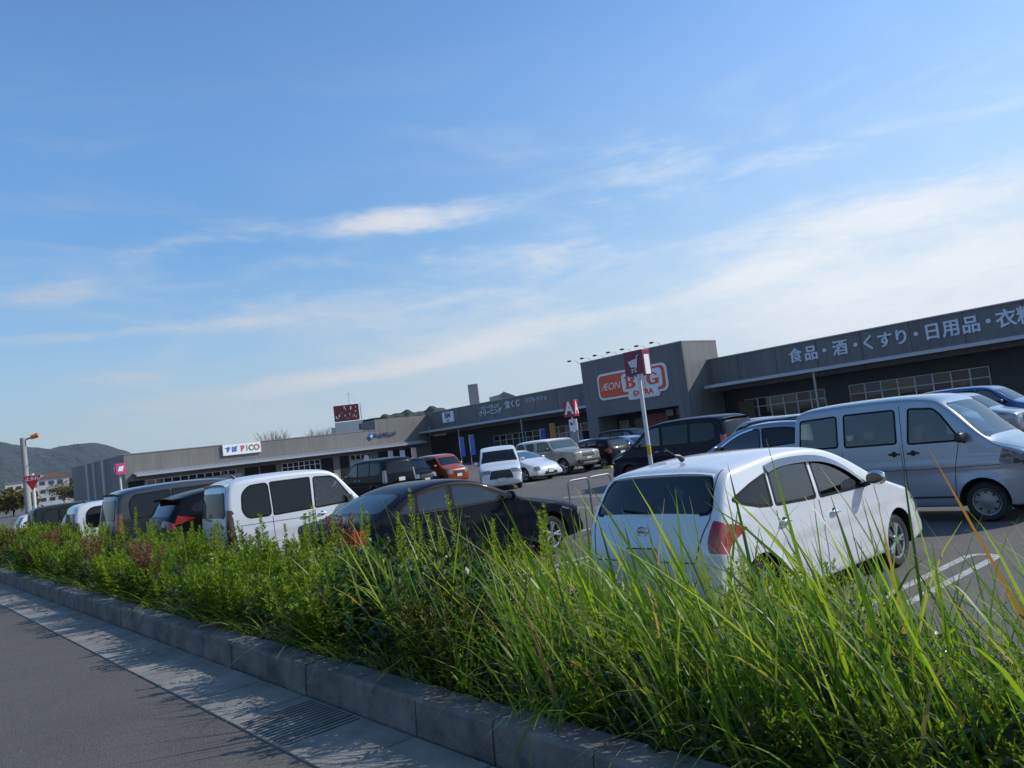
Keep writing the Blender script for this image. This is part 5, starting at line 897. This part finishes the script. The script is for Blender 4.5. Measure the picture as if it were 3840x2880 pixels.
# driver of the delivery van: one skinned body, hair and clothes follow it
def driver():
    me = bpy.data.meshes.new('person'); bm = bmesh.new(); lay = bm.verts.layers.skin.verify(); V = {}
    J = dict(pel=(0, 0, 0, .15, .12), sp=(0, -.03, .2, .15, .11), ch=(0, -.05, .4, .17, .12), nk=(0, -.03, .55, .06, .06), hd0=(0, .0, .62, .075, .085), hd1=(0, .02, .72, .085, .1), hd2=(0, .01, .79, .06, .07),
             sl=(-.19, -.04, .46, .065, .065), el=(-.25, .1, .25, .045, .045), wl=(-.17, .33, .3, .03, .03), hl=(-.15, .4, .33, .035, .03), sr=(.19, -.04, .46, .065, .065), er=(.25, .1, .25, .045, .045), wr=(.17, .33, .3, .03, .03), hr=(.15, .4, .33, .035, .03),
             hpl=(-.1, .08, -.02, .1, .1), kl=(-.12, .45, .03, .075, .075), al=(-.12, .6, -.33, .05, .05), fl=(-.12, .72, -.37, .04, .035), hpr=(.1, .08, -.02, .1, .1), kr=(.12, .45, .03, .075, .075), ar=(.12, .6, -.33, .05, .05), fr=(.12, .72, -.37, .04, .035))
    for k, (x, y, z, a, b) in J.items():
        v = bm.verts.new((x, y, z)); v[lay].radius = (a, b); V[k] = v
    V['pel'][lay].use_root = True
    for c in ('pel sp ch nk hd0 hd1 hd2', 'ch sl el wl hl', 'ch sr er wr hr', 'pel hpl kl al fl', 'pel hpr kr ar fr'):
        c = c.split()
        for a, b in zip(c, c[1:]): bm.edges.new((V[a], V[b]))
    for sx, w in ((-1, 'l'), (1, 'r')):      # fingers and thumb closed on the wheel rim
        b = V['h'+w]
        for i in range(4):
            p = b; 
            for q in ((.03*i-.045, .05, .035), (.03*i-.045, .075, .005), (.03*i-.045, .06, -.03+.004*i)):
                v = bm.verts.new((b.co.x+q[0], b.co.y+q[1], b.co.z+q[2])); v[lay].radius = (.009, .009); bm.edges.new((p, v)); p = v
        p = b
        for q in ((-sx*.035, .02, .02), (-sx*.04, .05, .0)):
            v = bm.verts.new((b.co.x+q[0], b.co.y+q[1], b.co.z+q[2])); v[lay].radius = (.011, .011); bm.edges.new((p, v)); p = v
    bm.to_mesh(me); bm.free(); o = bpy.data.objects.new('person', me); COL.objects.link(o); o.modifiers.new('s', 'SKIN'); sb = o.modifiers.new('u', 'SUBSURF'); sb.levels = sb.render_levels = 2
    dg = bpy.context.evaluated_depsgraph_get(); me2 = bpy.data.meshes.new_from_object(o.evaluated_get(dg)); bpy.data.objects.remove(o)
    skin = mat('skin', (.45, .27, .19), .55); shirt = mat('work_shirt', (.2, .22, .26), .9, var=.1); trs = mat('trousers', (.04, .045, .06), .9)
    me2.materials.clear(); [me2.materials.append(q) for q in (skin, shirt, trs)]
    for p in me2.polygons:
        c = p.center; p.use_smooth = True
        p.material_index = 0 if c.z > .54 or (c.y > .3 and c.z > .22) else (2 if c.z < .06 or (c.y > .25 and c.z < .2) else 1)
    o = bpy.data.objects.new('person', me2); COL.objects.link(o)
    m = MB(); bm = bmesh.new(); bmesh.ops.create_icosphere(bm, subdivisions=3, radius=1); bmesh.ops.delete(bm, geom=[v for v in bm.verts if v.co.z < -.15 and v.co.y > -.5 or (v.co.y > .62 and v.co.z < .45)], context='VERTS')
    bm.verts.index_update(); m.add([(v.co.x*.1, v.co.y*.115+.005, v.co.z*.11+.745) for v in bm.verts], [[v.index for v in f.verts] for f in bm.faces], mat('dark_hair', (.012, .01, .009), .6)); bm.free(); h = m.build('hair', o, True)
    m = MB()
    for sx in (-1, 1): m.lathe([(-.004, .012), (.002, .008), (.004, .001)], M_BLK, 8, 'y', (sx*.034, .113, .735))
    m.tube([(0, .11, .73), (0, .135, .695), (0, .118, .685)], [.008, .014, .01], skin, 8); m.tube([(-.025, .112, .655), (0, .118, .652), (.025, .112, .655)], .006, mat('lips', (.3, .12, .1), .6), 6)
    for sx in (-1, 1): m.tube([(sx*.092, .0, .74), (sx*.102, -.01, .725), (sx*.095, 0, .69)], .012, skin, 6)
    m.build('face', o, True)
    return o
p = driver(); c_ = Vector((-5.49, 12.84, 0)); p.rotation_euler = (0, 0, -math.pi/2); p.location = (c_.x+3.55/2-1.62+.02, c_.y-.34, .66)
tag(p, 'person in a grey shirt driving the silver van, both hands on the wheel', 'person')
# ------------------------------------------------------------------ vegetation
F_LEAF = foliage('leaf_green', [(0, (.06, .11, .012)), (.35, (.105, .18, .016)), (.7, (.155, .245, .022)), (.93, (.17, .24, .03)), (1, (.2, .17, .04))], .48)
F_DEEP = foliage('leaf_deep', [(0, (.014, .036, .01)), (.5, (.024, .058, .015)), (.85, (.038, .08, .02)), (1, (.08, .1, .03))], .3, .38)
F_GRASS = foliage('grass_blade', [(0, (.05, .115, .014)), (.35, (.11, .2, .02)), (.72, (.19, .28, .03)), (.88, (.24, .3, .07)), (.94, (.27, .26, .14)), (.97, (.28, .21, .11)), (1, (.22, .11, .05))], .48, .38)
F_RUST = foliage('rusty_seed', [(0, (.13, .055, .03)), (.5, (.19, .085, .05)), (1, (.16, .1, .04))], .25); F_STRAW = foliage('straw', [(0, (.3, .22, .1)), (1, (.42, .33, .17))], .3)
F_YEL = foliage('yellow_petal', [(0, (.6, .52, .12)), (1, (.7, .62, .22))], .35, tcol=(1, 1, .9)); F_PINK = foliage('pink_petal', [(0, (.55, .16, .28)), (1, (.62, .25, .38))], .35, tcol=(1, 1, 1)); F_PALE = foliage('pale_leaf', [(0, (.03, .065, .03)), (.6, (.06, .1, .055)), (1, (.15, .19, .15))], .2, .22)
M_STEM = mat('plant_stem', (.07, .1, .03), .7, var=.3); M_RSTEM = mat('red_stem', (.16, .06, .035), .7)
U = lambda a, b, n: rng.uniform(a, b, n)
def norm(v): return v/(np.linalg.norm(v, axis=-1, keepdims=True)+1e-9)
def leaves(P, D, ln, wd, fold=.25, droop=.3):
    """kite leaves: base P, direction D; six vertices, four faces each"""
    n = len(P); D = norm(D); Z = np.array([0, 0, 1.]); Sd = norm(np.cross(D, Z)+rng.normal(0, .25, (n, 3))); Nn = norm(np.cross(Sd, D)); ln = ln[:, None]; wd = wd[:, None]
    m = P+D*ln*.5-Nn*0; t = P+D*ln-Z*ln*droop; b2 = P+D*ln*.12
    V = np.stack([P, m-Sd*wd+Nn*wd*fold, m-Z*ln*droop*.3, m+Sd*wd+Nn*wd*fold, t], 1); i = np.arange(n)[:, None]*5
    F = np.concatenate([i+np.array([0, 2, 1]), i+np.array([0, 3, 2]), i+np.array([1, 2, 4]), i+np.array([2, 3, 4])], 0)
    return V.reshape(-1, 3), F
def blades(B, H_, lean, drp, wd, seg=6):
    """arching grass blades: base, length, lean vector, droop"""
    n = len(B); t = np.linspace(0, 1, seg+1); ln = norm(np.c_[lean, np.zeros(n)]); lm = np.linalg.norm(lean, axis=1)
    C = B[:, None, :]+H_[:, None, None]*(np.array([0, 0, 1.])*(t[None, :, None]-drp[:, None, None]*t[None, :, None]**2.6)+ln[:, None, :]*(lm[:, None, None]*t[None, :, None]+.75*drp[:, None, None]*t[None, :, None]**2))
    a = U(0, math.pi, n); sd = np.c_[np.cos(a), np.sin(a), np.zeros(n)]; w = wd[:, None]*(np.clip(1-t, 0, 1)**.6*(.55+.45*np.minimum(1, t*5)))[None, :]+.0006
    V = np.stack([C-sd[:, None]*w[..., None], C+sd[:, None]*w[..., None]], 2).reshape(-1, 3); i = (np.arange(n)*(seg+1)*2)[:, None, None]; k = (np.arange(seg)*2)[None, :, None]
    return V, (i+k+np.array([0, 1, 3, 2])).reshape(-1, 4)
def merge(L):
    V = []; F = []; k = 0
    for v, f in L: V.append(v); F.append(f+k); k += len(v)
    return np.concatenate(V), np.concatenate(F)
def soil(y): return np.interp(y, [2.2, 2.6, 4.7, 5.0], [RZ+.13, RZ+.16, .12, .05])
def topz(x, y):
    """height of the weed tops across the verge"""
    h = np.interp(x, [-60, -25, -12, -8, -6, -4.6, -3.6, -2.9, -2.0, -.6, 1], [1.34, 1.29, 1.21, 1.13, 1.09, 1.12, 1.14, 1.08, .98, 1.02, 1.05])
    prof = np.interp(y, [2.2, 2.32, 2.6, 3.2, 4.2, 4.8], [.95, 1.05, 1.1, 1.06, .9, .7]); s_ = soil(y)
    return RZ+.1+(h-RZ-.1)*prof-(RZ+.16-s_)*.25
F_LIME = foliage('leaf_lime', [(0, (.11, .17, .012)), (.5, (.19, .275, .018)), (.9, (.25, .32, .03)), (1, (.25, .21, .05))], .5); F_OLIV = foliage('leaf_olive', [(0, (.045, .07, .014)), (.6, (.09, .12, .022)), (1, (.14, .11, .045))], .38)
def weed_batch(x0, x1, dens, nl, ll, wl, clump=2.2):
    nc = int((x1-x0)*2.5*clump); CX = U(x0, x1, nc); CY = 2.3+2.5*rng.beta(.72, 1.15, nc); cm = rng.choice(3, nc, p=[.5, .32, .18]); chh = rng.normal(1, .15, nc).clip(.6, 1.25); sz_ = rng.uniform(.75, 1.3, nc)
    n = int((x1-x0)*2.5*dens); ci = rng.integers(0, nc, n); X = CX[ci]+rng.normal(0, .13, n); Y = np.clip(CY[ci]+rng.normal(0, .13, n), 2.27, 4.85); sz = soil(Y); top = (topz(X, Y)-sz)*chh[ci]*rng.uniform(.75, 1.08, n); Hh = np.maximum(top, .12)
    lean = rng.normal(0, .1, (n, 2))+np.c_[(X-CX[ci])*.5-.05, (Y-CY[ci])*.5+np.where(Y < 2.55, -.2, -.02)]
    k = nl; t = np.sort(rng.beta(1.7, .8, (n, k)), 1); base = np.c_[X, Y, sz]
    P = base[:, None]+np.stack([lean[:, None, 0]*t*Hh[:, None], lean[:, None, 1]*t*Hh[:, None], t*Hh[:, None]], -1)
    a = np.arange(k)[None]*2.4+U(0, 6.28, n)[:, None]; upw = .5+1.3*t**2
    D = np.stack([np.cos(a), np.sin(a), upw+rng.normal(0, .25, (n, k))], -1); L_ = ll*(1.25-.65*t)*rng.uniform(.6, 1.3, (n, k))*sz_[ci][:, None]
    V, F = leaves(P.reshape(-1, 3), D.reshape(-1, 3), L_.ravel(), L_.ravel()*wl, .3, .22); q = np.repeat(cm[ci], k); return V, F, np.tile(q, 4)
def stuff(name, V, F, mt, label, cat, smooth=False, mi=None): o = np_obj(name, V, F, mt, smooth=smooth, mi=mi); return tag(o, label, cat, kind='stuff')
L_ = [weed_batch(-2.6, .2, 20, 30, .07, .14), weed_batch(-7.5, -2.6, 72, 50, .078, .14), weed_batch(-15, -7.5, 56, 46, .085, .14), weed_batch(-28, -15, 34, 40, .11, .16, 1.5), weed_batch(-75, -28, 12, 34, .16, .2, 1.)]
V, F = merge([q[:2] for q in L_])
stuff('weeds', V, F, [F_LEAF, F_LIME, F_OLIV], 'bright green leafy weeds filling the raised verge behind the kerb', 'weeds', mi=np.concatenate([q[2] for q in L_]))
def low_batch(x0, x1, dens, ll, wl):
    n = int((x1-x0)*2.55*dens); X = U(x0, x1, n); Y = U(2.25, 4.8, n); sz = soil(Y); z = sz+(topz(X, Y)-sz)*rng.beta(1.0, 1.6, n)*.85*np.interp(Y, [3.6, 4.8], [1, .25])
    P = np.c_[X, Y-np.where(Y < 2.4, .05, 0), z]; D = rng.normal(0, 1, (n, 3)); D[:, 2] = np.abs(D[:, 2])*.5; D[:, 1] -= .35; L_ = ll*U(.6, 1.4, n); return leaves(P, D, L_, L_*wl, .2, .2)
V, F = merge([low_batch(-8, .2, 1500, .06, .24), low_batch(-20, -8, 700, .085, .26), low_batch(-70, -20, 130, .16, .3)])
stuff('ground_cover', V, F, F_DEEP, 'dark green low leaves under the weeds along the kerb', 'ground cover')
# short grass spilling over the kerb
n = 900; X = -rng.random(n)**1.4*30+.1; B = np.c_[X, U(2.19, 2.3, n), np.full(n, RZ+.165)]; V, F = blades(B, U(.12, .38, n), np.c_[rng.normal(-.1, .3, n), U(-.75, -.15, n)], U(.2, 1.1, n), U(.0025, .006, n), 5)
stuff('kerb_grass', V, F, F_GRASS, 'short grass spilling over the top of the kerb', 'grass')
# dead stems and thatch
n = 1500; X = -rng.random(n)**1.7*26+.2; Y = U(2.3, 4.6, n); B = np.c_[X, Y, soil(Y)]; V, F = blades(B, (topz(X, Y)-soil(Y))*U(.5, 1.12, n), rng.normal(0, .22, (n, 2)), U(0, .35, n), U(.0014, .0032, n), 4)
F_DEAD = foliage('dead_stem', [(0, (.1, .075, .04)), (.6, (.17, .13, .07)), (1, (.08, .045, .025))], .15)
stuff('dry_stems', V, F, F_DEAD, 'thin dry brown stems scattered through the green weeds', 'dry stems')
# tall arching grass, thick at the right-hand end of the verge
def grass_batch(n, x0, x1, y0, y1, h0, h1, w0, w1, xb=(1.2, 1.2), dr=(.1, .75), lx=-.16):
    X = x0+(x1-x0)*rng.beta(*xb, n); Y = U(y0, y1, n); cl = rng.integers(0, max(3, n//14), n); cx = U(x0, x1, n)[cl]; cy = U(y0, y1, n)[cl]; m_ = rng.random(n) < .6; X = np.where(m_, cx+rng.normal(0, .05, n), X); Y = np.where(m_, cy+rng.normal(0, .05, n), Y)
    B = np.c_[X, Y, soil(Y)-.02]; H_ = U(h0, h1, n)*rng.uniform(.75, 1.1, n); lean = rng.normal(0, .16, (n, 2))+np.array([lx, -.03]); return blades(B, H_, lean, U(*dr, n)*rng.random(n), U(w0, w1, n))
V, F = merge([grass_batch(2300, -3.9, .2, 2.28, 3.8, .4, .95, .004, .0115, dr=(.2, 1.0)), grass_batch(330, -3.7, .1, 2.4, 3.6, .8, 1.25, .006, .0145, dr=(.2, .9)), grass_batch(900, -2.8, .2, 2.3, 3.6, .3, .7, .004, .011, dr=(.3, 1.1)), grass_batch(420, -6.5, -3.2, 2.35, 4.4, .4, .9, .0035, .008), grass_batch(700, -4.2, .1, 2.24, 3.4, .2, .5, .003, .008, lx=-.05),
              grass_batch(420, -30, -6, 2.3, 4.6, .45, .9, .004, .008), grass_batch(160, -4.6, -3.4, 2.5, 3.8, .8, 1.15, .005, .011, dr=(.4, 1.1)), grass_batch(150, -8.2, -4.6, 3.2, 4.4, .75, 1.1, .004, .009, dr=(.3, 1.))])
stuff('grass', V, F, F_GRASS, 'tall arching yellow-green grass at the right-hand end of the verge', 'grass')
def tip(name, V, F, mt, loc=(0, 0, 0)): o = np_obj(name, V, F, mt); o.location = loc; return o
# individual plants standing out of the mass
def goldenrod(seed, h):
    n = 150; t = np.sort(rng.beta(1.9, .9, n)); bend = rng.normal(0, .07, 2)-np.array([.05, 0]); P = np.c_[bend[0]*t**2*h, bend[1]*t**2*h, t*h]; a = np.arange(n)*2.4; D = np.c_[np.cos(a), np.sin(a), .25+1.1*t**2]; L_ = (.125-.085*t)*U(.75, 1.15, n)
    V, F = leaves(P, D, L_, L_*.12, .3, .15); m = MB(); m.tube([(bend[0]*s_**2*h, bend[1]*s_**2*h, s_*h) for s_ in np.linspace(0, 1, 7)], [.006, .0055, .005, .0045, .004, .003, .0015], M_STEM, 5); return V, F, m
PROTO = []
for k in range(5):
    V, F, m = goldenrod(k, [1.0, .92, 1.08, .84, .98][k]); e = empty('goldenrod_plant', (0, 0, 0), 0, 'feathery upright green plant standing above the weeds of the verge', 'plant', 'feathery plants above the verge weeds'); l = np_obj('leaf', V, F, F_LIME, e); l['kind'] = 'stuff'; l.name = 'foliage'; del l['kind']; q = m.build('stem', e); PROTO.append(e)
used = [0]*5
spots = [(-8.0, 3.7, .98), (-7.85, 3.9, .9), (-7.5, 3.6, .95), (-10.2, 3.2, .98), (-9.6, 3.4, .9), (-6.7, 4.0, 1.0), (-6.3, 3.9, .95), (-5.9, 3.7, 1.06), (-5.75, 3.85, 1.12), (-5.4, 3.6, .95), (-5.1, 3.9, .92), (-4.6, 3.6, .95), (-4.3, 3.8, .9), (-12.4, 3.4, 1.02), (-13, 3.6, .95), (-14.2, 3.5, 1.0), (-15.4, 3.7, 1.0)]
spots += [(-7.3, 4.0, 1.02), (-7.0, 4.2, 1.0), (-8.3, 4.1, 1.0), (-6.9, 3.8, .98), (-8.9, 3.9, .98)]
for i in range(46): spots.append((-rng.uniform(4.5, 34)**1., rng.uniform(2.7, 4.3), rng.uniform(.78, 1.05)))
for i, (x, y, s_) in enumerate(spots):
    k = i % 5; o = PROTO[k] if i < 5 else copy_tree(PROTO[k]); z = float(soil(np.array(y))); o.location = (x, y, z-.02); tgt = s_*.92 if y < 3.2 else s_*1.08; o.scale = (1, 1, tgt); o.rotation_euler = (0, 0, rng.uniform(0, 6.28))
def dock(h, k):
    n = 900; t = np.sort(rng.beta(1.3, 1., n)); br = rng.integers(0, 6, n); ba = br*1.05; P = np.c_[np.cos(ba)*.13*t*(br > 0), np.sin(ba)*.13*t*(br > 0), (.25+.75*t)*h]+rng.normal(0, .012, (n, 3)); V, F = leaves(P, rng.normal(0, 1, (n, 3)), U(.016, .034, n), U(.008, .014, n)); m = MB()
    for b_ in range(6): a = b_*1.05; m.tube([(0, 0, 0), (0, 0, .25*h), (math.cos(a)*.09*(b_ > 0), math.sin(a)*.09*(b_ > 0), h)], .003, M_RSTEM, 4)
    return V, F, m
DK = []
for i, (x, y, h) in enumerate([(-9.4, 2.42, .66), (-9.15, 2.4, .62), (-8.8, 2.38, .6), (-14.2, 2.42, .74), (-14.6, 2.45, .7), (-11.6, 2.42, .66), (-18.5, 2.45, .76), (-6.6, 3.4, .98), (-23, 2.5, .8)]):
    if i < 3: V, F, m = dock(.9, i); e = empty('dock_plant', (0, 0, 0), 0, 'rusty brown seeding plant among the green weeds', 'plant', 'rusty seeding plants in the verge'); np_obj('seed_head', V, F, F_RUST, e); m.build('stem', e); DK.append(e); o = e
    else: o = copy_tree(DK[i % 3])
    o.location = (x, y, float(soil(np.array(y)))-.02); o.scale = (1, 1, h/.9); o.rotation_euler = (0, 0, i*1.3)
def flower(h, nfl, mt, size, label, name, loc, fat=1.):
    e = empty(name, loc, 0, label, 'flower'); m = MB(); top = (rng.normal(-.05, .04), rng.normal(0, .04), h); m.tube([(0, 0, 0), (top[0]*.4, top[1]*.4, h*.6), top], [.005, .004, .002], M_STEM, 5); m.build('stem', e)
    n = 60; t = U(.1, .95, n); a = np.arange(n)*2.4; P = np.c_[top[0]*t, top[1]*t, t*h]; D = np.c_[np.cos(a), np.sin(a), .5+0*t]; V, F = leaves(P, D, U(.04, .08, n), U(.006, .011, n)); np_obj('foliage', V, F, F_LEAF, e)
    P = []; D = []
    for k in range(nfl):
        tt = 1-.45*k/max(1, nfl-1)*(nfl > 1); c = np.array([top[0]*tt, top[1]*tt, h*tt])+rng.normal(0, .012*fat, 3); 
        for j in range(7): an = j*.9+k; P.append(c); D.append((math.cos(an), math.sin(an), .35))
    n = len(P); V, F = leaves(np.array(P), np.array(D), np.full(n, size), np.full(n, size*.42), .1, .1); np_obj('blossom', V, F, mt, e)
for i, (x, y, h, lb) in enumerate([(-6.75, 3.45, .9, 'pale yellow flower spike tallest in front of the sedan boot'), (-6.95, 3.05, .72, 'pale yellow flower spike left of the tallest yellow one'), (-6.3, 3.3, .7, 'pale yellow flower spike right of the tallest yellow one'), (-6.0, 2.8, .55, 'short pale yellow flower spike lowest of the yellow ones'), (-7.6, 2.6, .5, 'short pale yellow flower spike leftmost, near the kerb')]): flower(h, 9, F_YEL, .026, lb, 'yellow_flower', (x, y, float(soil(np.array(y)))))
for i, (x, y, h, lb) in enumerate([(-2.72, 2.62, .46, 'pink flower head largest among the grass left of the hatchback'), (-2.72, 2.9, .52, 'small pink flower head above the largest pink one'), (-2.5, 2.75, .46, 'small pink flower head right of the largest pink one')]): flower(h, 1 if i else 3, F_PINK, .018 if i else .022, lb, 'pink_flower', (x, y, float(soil(np.array(y)))), .4)
def shrub(loc, r, h, n, ls, mt, label, name='shrub', ws=.34):
    e = empty(name, loc, 0, label, 'shrub'); u = norm(rng.normal(0, 1, (n, 3))); rr = rng.random(n)**.33; cl = 1+.25*np.sin(u[:, 0]*5+1)*np.sin(u[:, 1]*4)+.2*np.sin(u[:, 2]*7); P = u*(rr*cl)[:, None]*np.array([r, r*.8, h*.5])+np.array([0, 0, h*.52]); P[:, 2] = np.maximum(P[:, 2], .02); D = u+rng.normal(0, .6, (n, 3)); L_ = ls*U(.6, 1.3, n); V, F = leaves(P, D, L_, L_*ws, .15, .1); np_obj('foliage', V, F, mt, e)
    m = MB()
    for k in range(12): a = k*.55; q = u[k]*np.array([r, r, h*.4])*.8+np.array([0, 0, h*.5]); m.tube([(0, 0, 0), tuple(q*.5+np.array([0, 0, .05])), tuple(q)], [.008, .005, .002], mat('twig', (.07, .05, .035), .8), 5)
    m.build('branches', e)
shrub((-1.55, 2.85, RZ+.12), .34, .5, 2600, .02, F_PALE, 'low shrub with tiny glinting grey-green leaves amid the grass', ws=.45)
shrub((-1.0, 2.7, RZ+.12), .22, .34, 1200, .02, F_PALE, 'smaller glinting grey-green shrub right of the larger one at the picture edge', ws=.45)
shrub((-3.95, 2.72, RZ+.12), .5, .62, 2600, .05, F_DEEP, 'glossy dark green shrub leaning towards the kerb left of the tall grass')
shrub((-5.0, 2.8, RZ+.12), .45, .6, 2000, .05, F_DEEP, 'dark green shrub left of the glossy one by the kerb')
# blades hanging over the kerb and a dry straw
o = empty('grass_tuft', (-2.42, 2.32, RZ+.17), 0, 'long pale grass blades hanging down over the kerb', 'grass tuft')
n = 13; B = np.c_[rng.normal(0, .03, n), rng.normal(0, .02, n), np.zeros(n)]; t = np.linspace(0, 1, 9); V = []; F = []
for k in range(n):
    dx = rng.uniform(-.32, .02); out = rng.uniform(.18, .32); up_ = rng.uniform(.05, .14); dn = rng.uniform(.2, .42); w = rng.uniform(.004, .008)
    for j, s_ in enumerate(t): c = B[k]+np.array([dx*s_, -out*math.sin(s_*1.5), up_*math.sin(s_*2.6)*1.6-dn*s_**2.4]); ww = w*(1-s_)**.6+.0005; V += [c+np.array([-ww, -ww*.4, 0]), c+np.array([ww, ww*.4, 0])]
    F += [(k*18+2*j, k*18+2*j+1, k*18+2*j+3, k*18+2*j+2) for j in range(8)]
np_obj('blade', V, F, F_GRASS, o)
m = MB(); m.tube([(-6.0, 2.25, RZ+.21), (-6.35, 2.17, RZ+.24), (-6.6, 2.1, RZ+.2), (-6.75, 2.02, RZ+.1)], [.004, .009, .008, .002], F_STRAW, 6); m.tube([(-6.35, 2.17, RZ+.24), (-6.45, 2.2, RZ+.26), (-6.5, 2.16, RZ+.22)], [.005, .006, .002], F_STRAW, 5); tag(m.build('dry_straw', smooth=True), 'dry straw-coloured stalk lying bent across the kerb', 'straw')
# ------------------------------------------------------------------ trees far away
def tree(loc, h, r, n, ls, mt, label, cat='tree', group=None, th=.35):
    e = empty('tree', loc, 0, label, cat, group); m = MB(); m.tube([(0, 0, 0), (0, 0, h*.45), (r*.1, 0, h*.8)], [h*.03, h*.02, h*.008], mat('bark', (.06, .045, .035), .9), 8)
    for k in range(7): a = k*.9; m.tube([(0, 0, h*(.3+.05*k)), (r*.5*math.cos(a), r*.5*math.sin(a), h*(.5+.05*k)), (r*.8*math.cos(a), r*.8*math.sin(a), h*(.58+.05*k))], [h*.01, h*.006, h*.002], MATS['bark'], 5)
    m.build('trunk', e, True); nc = 16; C = norm(rng.normal(0, 1, (nc, 3)))*rng.random((nc, 1))**.4*np.array([r, r, h*.36])+np.array([0, 0, h*.62]); k = rng.integers(0, nc, n); P = C[k]+rng.normal(0, 1, (n, 3))*np.array([r, r, h*.3])*th*.55; D = rng.normal(0, 1, (n, 3)); L_ = ls*U(.6, 1.4, n); V, F = leaves(P, D, L_, L_*.4, .2, .1); np_obj('crown', V, F, mt, e); return e
F_TDARK = foliage('far_tree_dark', [(0, (.012, .022, .012)), (1, (.035, .05, .025))], .15); F_TYEL = foliage('far_tree_yellow', [(0, (.09, .075, .012)), (.6, (.14, .12, .02)), (1, (.1, .06, .02))], .25)
for az, d, h, r, mt, lb in [(-78.9, 250, 6.6, 6, F_TYEL, 'yellowing tree widest below the pale town house'), (-77.5, 240, 7.2, 5, F_TYEL, 'yellowing tree right beside the striped end wall of the side wing'), (-82.2, 150, 4.0, 4, F_TYEL, 'yellow-green tree at the far left edge below the white block'), (-79.3, 300, 9.5, 6, F_TDARK, 'dark rounded tree beside the pale gabled town house'), (-77.0, 380, 11, 8, F_TDARK, 'dark tree at the foot of the hill behind the narrow tower')]: tree(az_pt(az, d), h, r, 1700, .75, mt, lb, group='trees of the distant town')
def bare_tree(loc, h, r, label, seed):
    q = random.Random(seed); e = empty('bare_tree', loc, 0, label, 'tree', 'bare trees behind the side wing'); m = MB(); m.tube([(0, 0, 0), (0, 0, h*.5)], [.16, .1], MATS['bark'], 6); m.build('trunk', e); m = MB()
    for k in range(42):
        a = q.uniform(0, 6.28); b = q.uniform(.25, 1); p = Vector((0, 0, h*q.uniform(.35, .5))); p2 = Vector((r*b*.5*math.cos(a), r*b*.5*math.sin(a), h*q.uniform(.6, .8))); p3 = Vector((r*b*math.cos(a), r*b*math.sin(a), h*q.uniform(.82, 1.02))); m.tube([p, p2, p3], [.06, .04, .015], mat('pale_twig', (.2, .15, .12), .8), 4)
        for j in range(3): m.tube([p2.lerp(p3, j*.3), p2.lerp(p3, j*.3)+Vector((q.uniform(-1, 1), q.uniform(-1, 1), q.uniform(.4, 1.3)))], [.025, .01], MATS['pale_twig'], 3)
    m.build('crown', e)
bare_tree(az_pt(-66.6, 125), 8.0, 3.2, 'bare pale twigged tree above the wing roof right of the colourful board', 1); bare_tree(az_pt(-63.4, 128), 7.6, 2.6, 'bare pale tree above the wing roof left of the red box sign', 2)
# ------------------------------------------------------------------ air
m = MB(); m.box((0, 0, 129), (6600, 6600, 260.2), M_DRK); hz_ = m.build('haze'); hz_['kind'] = 'stuff'
hm = bpy.data.materials.new('haze_air'); hm.use_nodes = True; hm.node_tree.nodes.remove(hm.node_tree.nodes['Principled BSDF']); pv = hm.node_tree.nodes.new('ShaderNodeVolumePrincipled'); pv.inputs['Color'].default_value = (.72, .82, 1, 1); pv.inputs['Density'].default_value = .00009; pv.inputs['Anisotropy'].default_value = .2
hm.node_tree.links.new(pv.outputs[0], hm.node_tree.nodes['Material Output'].inputs['Volume']); hz_.data.materials.clear(); hz_.data.materials.append(hm)
